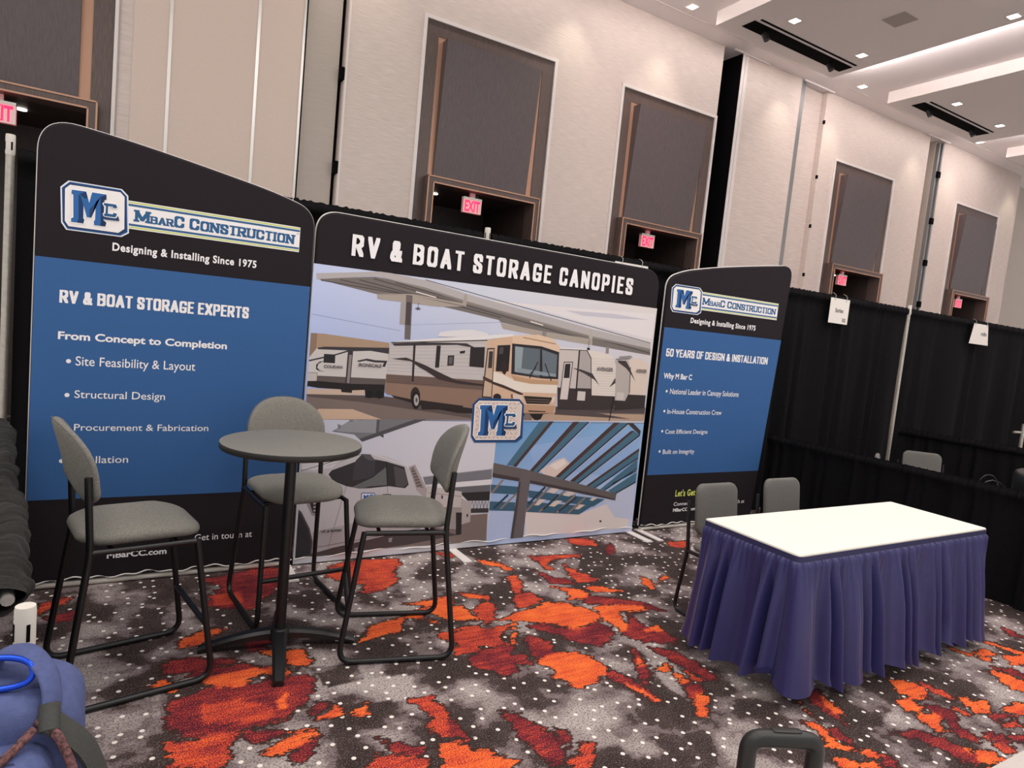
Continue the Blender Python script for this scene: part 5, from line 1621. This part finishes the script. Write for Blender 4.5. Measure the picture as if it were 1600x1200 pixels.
# ------------------------------------------------------------------ skirted table
TX0, TX1, TY0, TY1, TZ = 2.1525, 4.0515, -2.4617, -1.8392, .762
tt = thing('skirted_table', 'long white-topped table wearing a pleated navy blue skirt', 'table', ((TX0 + TX1) / 2, (TY0 + TY1) / 2, 0))
hx, hy = (TX1 - TX0) / 2, (TY1 - TY0) / 2
m = MB(); m.prism(rrect(2 * hx, 2 * hy, .012, 3), TZ - .028, TZ - .004, 'z'); m.prism(rrect(2 * hx - .006, 2 * hy - .006, .012, 3), TZ - .004, TZ, 'z')
m.build('tabletop', M['vinyl'], tt, True, 30)
def perim(u):   # clockwise rounded rectangle, returns point and outward normal
    P_ = rrect(2 * hx, 2 * hy, .03, 5)
    return P_
P_ = [Vector(q) for q in rrect(2 * hx + .01, 2 * hy + .01, .035, 6)]
Ls = [(P_[i] - P_[i - 1]).length for i in range(len(P_))]
tot = sum(Ls)
def at(s):
    s %= tot; i = 0
    while s > Ls[(i + 1) % len(P_)]:
        s -= Ls[(i + 1) % len(P_)]; i = (i + 1) % len(P_)
    a, b = P_[i], P_[(i + 1) % len(P_)]
    l = Ls[(i + 1) % len(P_)]
    d = (b - a) / l if l > 1e-9 else Vector((1, 0))
    return a + d * s, Vector((d.y, -d.x))
NP = 720; rnd = random.Random(11)
_cum = [0.0]
for i in range(1, len(P_)): _cum.append(_cum[-1] + Ls[i])
_n = 7
S0, S1 = _cum[_n] + .03, _cum[4 * _n - 1] + (P_[0] - P_[-1]).length - .03   # rear left corner to rear right corner
cor = lambda s: s
nf = 25
ph = [rnd.uniform(0, 6.28) for _ in range(6)]
jit = [rnd.uniform(.55, 1.3) for _ in range(nf + 1)]
lift = [max(0, rnd.gauss(.012, .018)) for _ in range(nf + 1)]
rows = []
pts = []
# the skirt runs from the rear left corner round the front to the rear right corner; the rear is open
for k in range(NP):
    s = S0 + (S1 - S0) * k / (NP - 1)
    acc = [at(s + q) for q in (-.05, -.02, 0, .02, .05)]
    nrm = sum((q[1] for q in acc), Vector((0, 0))).normalized()
    pts.append((acc[2][0], nrm))
zl = [TZ - .006, TZ - .035, TZ - .045, TZ - .07, TZ - .12, .56, .42, .28, .14, .04]
for z in zl:
    t = (TZ - z) / TZ; r = []
    for k in range(NP):
        p_, n_ = pts[k]; u = k / NP
        fu = u * nf + .35 * sin(2 * pi * 9 * u + ph[0]); i = int(fu) % nf
        a = .5 - .5 * cos(2 * pi * fu)
        fine = sin(2 * pi * u * nf * 4.3 + ph[1])
        if z > TZ - .036: off = .004
        else:
            g = min(1, (t - .05) / .3)
            off = 0.010 + .085 * t ** 1.1 + g * (.075 * jit[i] * (a - .5)) * (1 + .25 * t) + .006 * fine * max(0, 1 - 3.2 * t) + .004 * sin(2 * pi * u * nf * 1.7 + ph[2])
        zz = z
        if z < .05: zz = .068 + lift[i] * 1.3 + .014 * (1 - a)
        r.append((p_.x + n_.x * off, p_.y + n_.y * off, zz))
    rows.append(r)
m = MB(); m.grid(rows[1:]); m.build('skirt', M['skirt'], tt, True, 80)
m = MB(); m.grid([rows[0], [(x, y, TZ - .038) for x, y, z in rows[1]]]); m.build('skirt_band', M['skirt_band'], tt, True)
for sx in (-1, 1):
    for sy in (-1, 1):
        m = MB(); m.tube([(sx * (hx - .2), sy * (hy - .06), 0), (sx * (hx - .2), sy * (hy - .06), TZ - .028)], .014, 10); m.build('leg', M['grey_metal'], tt, True)

# ------------------------------------------------------------------ chairs behind the table
def make_chair(label):
    t = thing('side_chair', label, 'chair', (0, 0, 0), 0, 'grey sled-base chairs')
    m = cushion(rrect(.44, .44, .07, 6), 0, 0, .065, lambda x, y, h: (x, y, .45 + h), 3.4, 7); m.build('seat', M['chairfab'], t, True, 80)
    def mp(u, v, h): return (-.215 - h - .13 * v + .35 * u * u, u, .52 + v)
    m = cushion(rrect(.38, .33, .06, 6, 0, .165), 0, .165, .045, mp, 4.5, 7); m.build('backrest', M['chairfab'], t, True, 80)
    for s in (-1, 1):
        yt, yb = s * .222, s * .24
        path = [(-.262, yt, .74), (-.225, yt, .42), (-.27, yb, .0125), (.25, yb, .0125), (.19, yt, .415), (-.225, yt, .415)]
        m = MB(); m.tube(fillet(path, [0, .05, .06, .06, .03, 0], 6), .012, 10); m.build('side_frame', M['blackmetal'], t, True)
    for x in (-.1, .12):
        m = MB(); m.tube([(x, -.222, .413), (x, .222, .413)], .009, 8); m.build('cross_rail', M['blackmetal'], t, True)
    return t
ch = make_chair('grey chair behind the left end of the skirted table')
ch.location = (2.66, -1.70, 0); ch.rotation_euler = (0, 0, radians(-90))
dup(ch, (3.38, -1.66, 0), radians(-90), 'grey chair behind the middle of the skirted table, beside the low drape')
dup(ch, (6.45, -.90, 0), radians(228), 'grey chair in the next booth, its whole back above the low drape')
dup(ch, (5.80, -.99, 0), radians(-62), 'grey chair in the next booth seen edge-on, only its top above the drape')

# ------------------------------------------------------------------ next booth: black bag on a small table, cables
tn = thing('folding_table', 'black-covered table in the next booth carrying a black bag', 'table', (5.95, -2.25, 0))
m = MB(); m.box(-.55, .55, -.45, .45, .72, .75); m.build('tabletop', M['case_black'], tn)
for sx in (-1, 1):
    for sy in (-1, 1):
        m = MB(); m.tube([(sx * .5, sy * .4, 0), (sx * .5, sy * .4, .72)], .015, 8); m.build('leg', M['blackmetal'], tn, True)
def superell(m, a, b, c, n1=.35, n2=.35, nu=28, nv=16, ctr=(0, 0, 0), fn=None):
    rows = []
    f = lambda v, e: math.copysign(abs(v) ** e, v)
    for i in range(nv + 1):
        p_ = -pi / 2 + pi * i / nv; r = []
        for j in range(nu):
            q = 2 * pi * j / nu
            v = (a * f(cos(p_), n1) * f(cos(q), n2) + ctr[0], b * f(cos(p_), n1) * f(sin(q), n2) + ctr[1], c * f(sin(p_), n1) + ctr[2])
            r.append(fn(v) if fn else v)
        rows.append(r)
    m.grid(rows, closed=True)
bg = thing('laptop_bag', 'black bag lying on the table beyond the low drape at the right edge', 'bag', (5.95, -2.12, .752), radians(-20))
m = MB(); superell(m, .26, .19, .10, .4, .3, ctr=(0, 0, .10), fn=lambda v: (v[0], v[1], v[2] + .05 * (v[1] / .19) * (v[2] / .2))); m.build('bag_body', M['case_black'], bg, True, 60)
m = MB(); m.tube(fillet([(-.10, -.02, .195), (-.10, -.03, .235), (.10, -.03, .235), (.10, -.02, .195)], .03), .008, 8); m.build('carry_handle', M['strap'], bg, True)
m = MB(); m.box(-.2, .12, -.05, .1, .205, .222); m.build('flap', M['strap'], bg)
m = MB(); m.tube([(5.50 + .09 * cos(a) + .02 * a, -1.86 + .03 * a, .80 + .075 * sin(a) + .03) for a in np.linspace(-.4, 3.6, 26)], .006, 8)
m.tube([(5.36 + .05 * k - .02 * sin(k), -1.84 - .02 * k, .83 + .05 * sin(k * .8)) for k in range(6)], .006, 8)
tag(m.build('cable', M['blackmetal'], None, True), 'black cable looping up beyond the low drape beside the black bag', 'cable')

# ------------------------------------------------------------------ rolling suitcase, only its pull handle in the picture
sc = thing('rolling_suitcase', 'black pull handle of a suitcase standing at the bottom photo edge', 'suitcase', (.545, -3.565, 0), radians(-25.5))
m = MB(); superell(m, .2, .12, .26, .18, .25, 32, 20, ctr=(0, -.14, .31)); m.build('shell', M['case_black'], sc, True, 60)
m = MB(); m.tube(fillet([(-.078, 0, .50), (-.080, 0, .888), (.080, 0, .888), (.078, 0, .50)], [0, .032, .032, 0], 8), .0195, 16)
h_ = m.build('pull_handle', M['handle'], sc, True)
m = MB(); superell(m, .035, .0095, .004, .3, .3, 20, 8, ctr=(.006, .002, .9055)); m.build('release_button', M['blackmetal'], h_, True)
for sx in (-1, 1):
    for sy in (-.22, -.06):
        m = MB(); m.tube([(sx * .15 - .012, sy, .028), (sx * .15 + .012, sy, .028)], .028, 18); m.build('wheel', M['blackmetal'], sc, True)

# ------------------------------------------------------------------ backpack on a case at the lower left
cs = thing('hard_case', 'dark case standing under the slate blue backpack', 'case', (-1.0, -2.83, 0))
m = MB(); superell(m, .22, .16, .212, .15, .2, 32, 16, ctr=(0, 0, .217)); m.build('shell', M['case_black'], cs, True, 60)
m = MB(); m.tube(fillet([(-.08, -.15, .3), (-.08, -.19, .3), (.08, -.19, .3), (.08, -.15, .3)], .02), .009, 8); m.build('carry_handle', M['handle'], cs, True)
bp = thing('backpack', 'slate blue backpack with dark straps and flecked cords, lower left corner', 'backpack', (-1.0, -2.80, .436), radians(4))
def sag(v): return (v[0] + .012 * sin(v[2] * 14 + v[1] * 9), v[1] + .03 * sin(v[2] * 6), v[2] + .012 * sin(v[0] * 16 + 1))
m = MB(); superell(m, .205, .135, .235, .42, .5, 48, 30, ctr=(0, 0, .235), fn=sag); m.build('main_body', M['bag'], bp, True, 80)
m = MB(); superell(m, .15, .085, .165, .42, .42, 40, 24, ctr=(-.012, -.115, .235)); pk = m.build('front_pocket', M['bag'], bp, True, 80)
m = MB(); m.tube([(-.012 + .142 * math.copysign(abs(cos(a)) ** .5, cos(a)), -.168, .235 + .157 * math.copysign(abs(sin(a)) ** .5, sin(a))) for a in np.linspace(0, 2 * pi, 56, endpoint=False)], .0065, 8, closed=True)
m.build('pocket_piping', M['bag_dark'], pk, True)
m = MB(); m.tube([(.128, -.205, .275), (.138, -.222, .25), (.146, -.226, .215)], .0065, 8); m.build('zip_pull', M['brass'], pk, True)
def band(path, w_, th=.004, nrm=(0, -1, 0)):
    mm = MB(); path = [Vector(q) for q in path]; rows = []
    for i, q in enumerate(path):
        t_ = (path[min(i + 1, len(path) - 1)] - path[max(i - 1, 0)]).normalized(); n_ = Vector(nrm[i] if isinstance(nrm[0], tuple) else nrm).normalized(); s_ = t_.cross(n_).normalized()
        rows.append([q + s_ * w_ / 2 + n_ * th, q - s_ * w_ / 2 + n_ * th, q - s_ * w_ / 2 - n_ * th, q + s_ * w_ / 2 - n_ * th])
    mm.grid(rows, closed=True); return mm
def smooth(path): return fillet(path, .05, 5)
band(smooth([(-.20, -.17, .36), (-.06, -.222, .315), (.05, -.215, .27), (.13, -.19, .225), (.19, -.12, .18)]), .082).build('compression_strap', M['strap'], bp, True, 50)
band(smooth([(.125, -.115, .435), (.19, -.105, .36), (.222, -.10, .26), (.235, -.09, .12), (.225, -.05, .03)]), .045, .005, (.75, -.6, .25)).build('side_strap', M['strap'], bp, True, 50)
m = MB(); lp = fillet([(.02, .06, .44), (.03, .05, .52), (.085, .0, .54), (.125, -.055, .50), (.13, -.09, .44)], .06, 6)
rows = []
for i, q in enumerate(lp):      # padded haul loop, flattened cross-section
    t_ = (lp[min(i + 1, len(lp) - 1)] - lp[max(i - 1, 0)]).normalized(); s_ = Vector((.5, .8, 0)).normalized(); s_ = (s_ - t_ * s_.dot(t_)).normalized(); n_ = t_.cross(s_)
    rows.append([q + s_ * .026 * cos(a) + n_ * .009 * sin(a) for a in np.linspace(0, 2 * pi, 14, endpoint=False)])
m.grid(rows, closed=True); m.build('haul_loop', M['bag'], bp, True, 70)
m = MB(); m.tube([(.125, -.088, .455), (.125, -.12, .415)], .019, 14); m.build('cord_sleeve', M['strap'], bp, True)
m = MB(); m.tube(fillet([(.10, -.12, .425), (.06, -.165, .405), (-.0, -.205, .385), (-.12, -.225, .35), (-.2, -.2, .32)], .05, 5), .0085, 10); m.build('flecked_cord', M['cord'], bp, True)
m = MB(); m.tube(fillet([(.105, -.10, .43), (.14, -.135, .415), (.172, -.165, .34), (.19, -.175, .25), (.215, -.17, .16), (.23, -.15, .08)], .06, 5), .0085, 10); m.build('flecked_cord', M['cord'], bp, True)
m = MB(); m.tube([(.198, -.175, .255), (.242, -.185, .275)], .0105, 14); m.build('cord_toggle', M['grey_metal'], bp, True)
kb = [(-.03 + .052 * math.copysign(abs(cos(a)) ** .7, cos(a)), -.075 + .020 * sin(a), .500 + .026 * math.copysign(abs(sin(a)) ** .8, sin(a))) for a in np.linspace(0, 2 * pi, 36, endpoint=False)]
kb = [(.02 + .075 * math.copysign(abs(cos(a)) ** .7, cos(a)), -.03 - .02 * cos(a) + .02 * sin(a), .512 + .024 * math.copysign(abs(sin(a)) ** .8, sin(a))) for a in np.linspace(0, 2 * pi, 36, endpoint=False)]
m = MB(); m.tube(kb, .0062, 10, closed=True)
o = m.build('carabiner', M['carabiner'], None, True)
tag(o, 'blue carabiner clipped to the top of the slate blue backpack', 'carabiner')
o.location = bp.location; o.rotation_euler = bp.rotation_euler
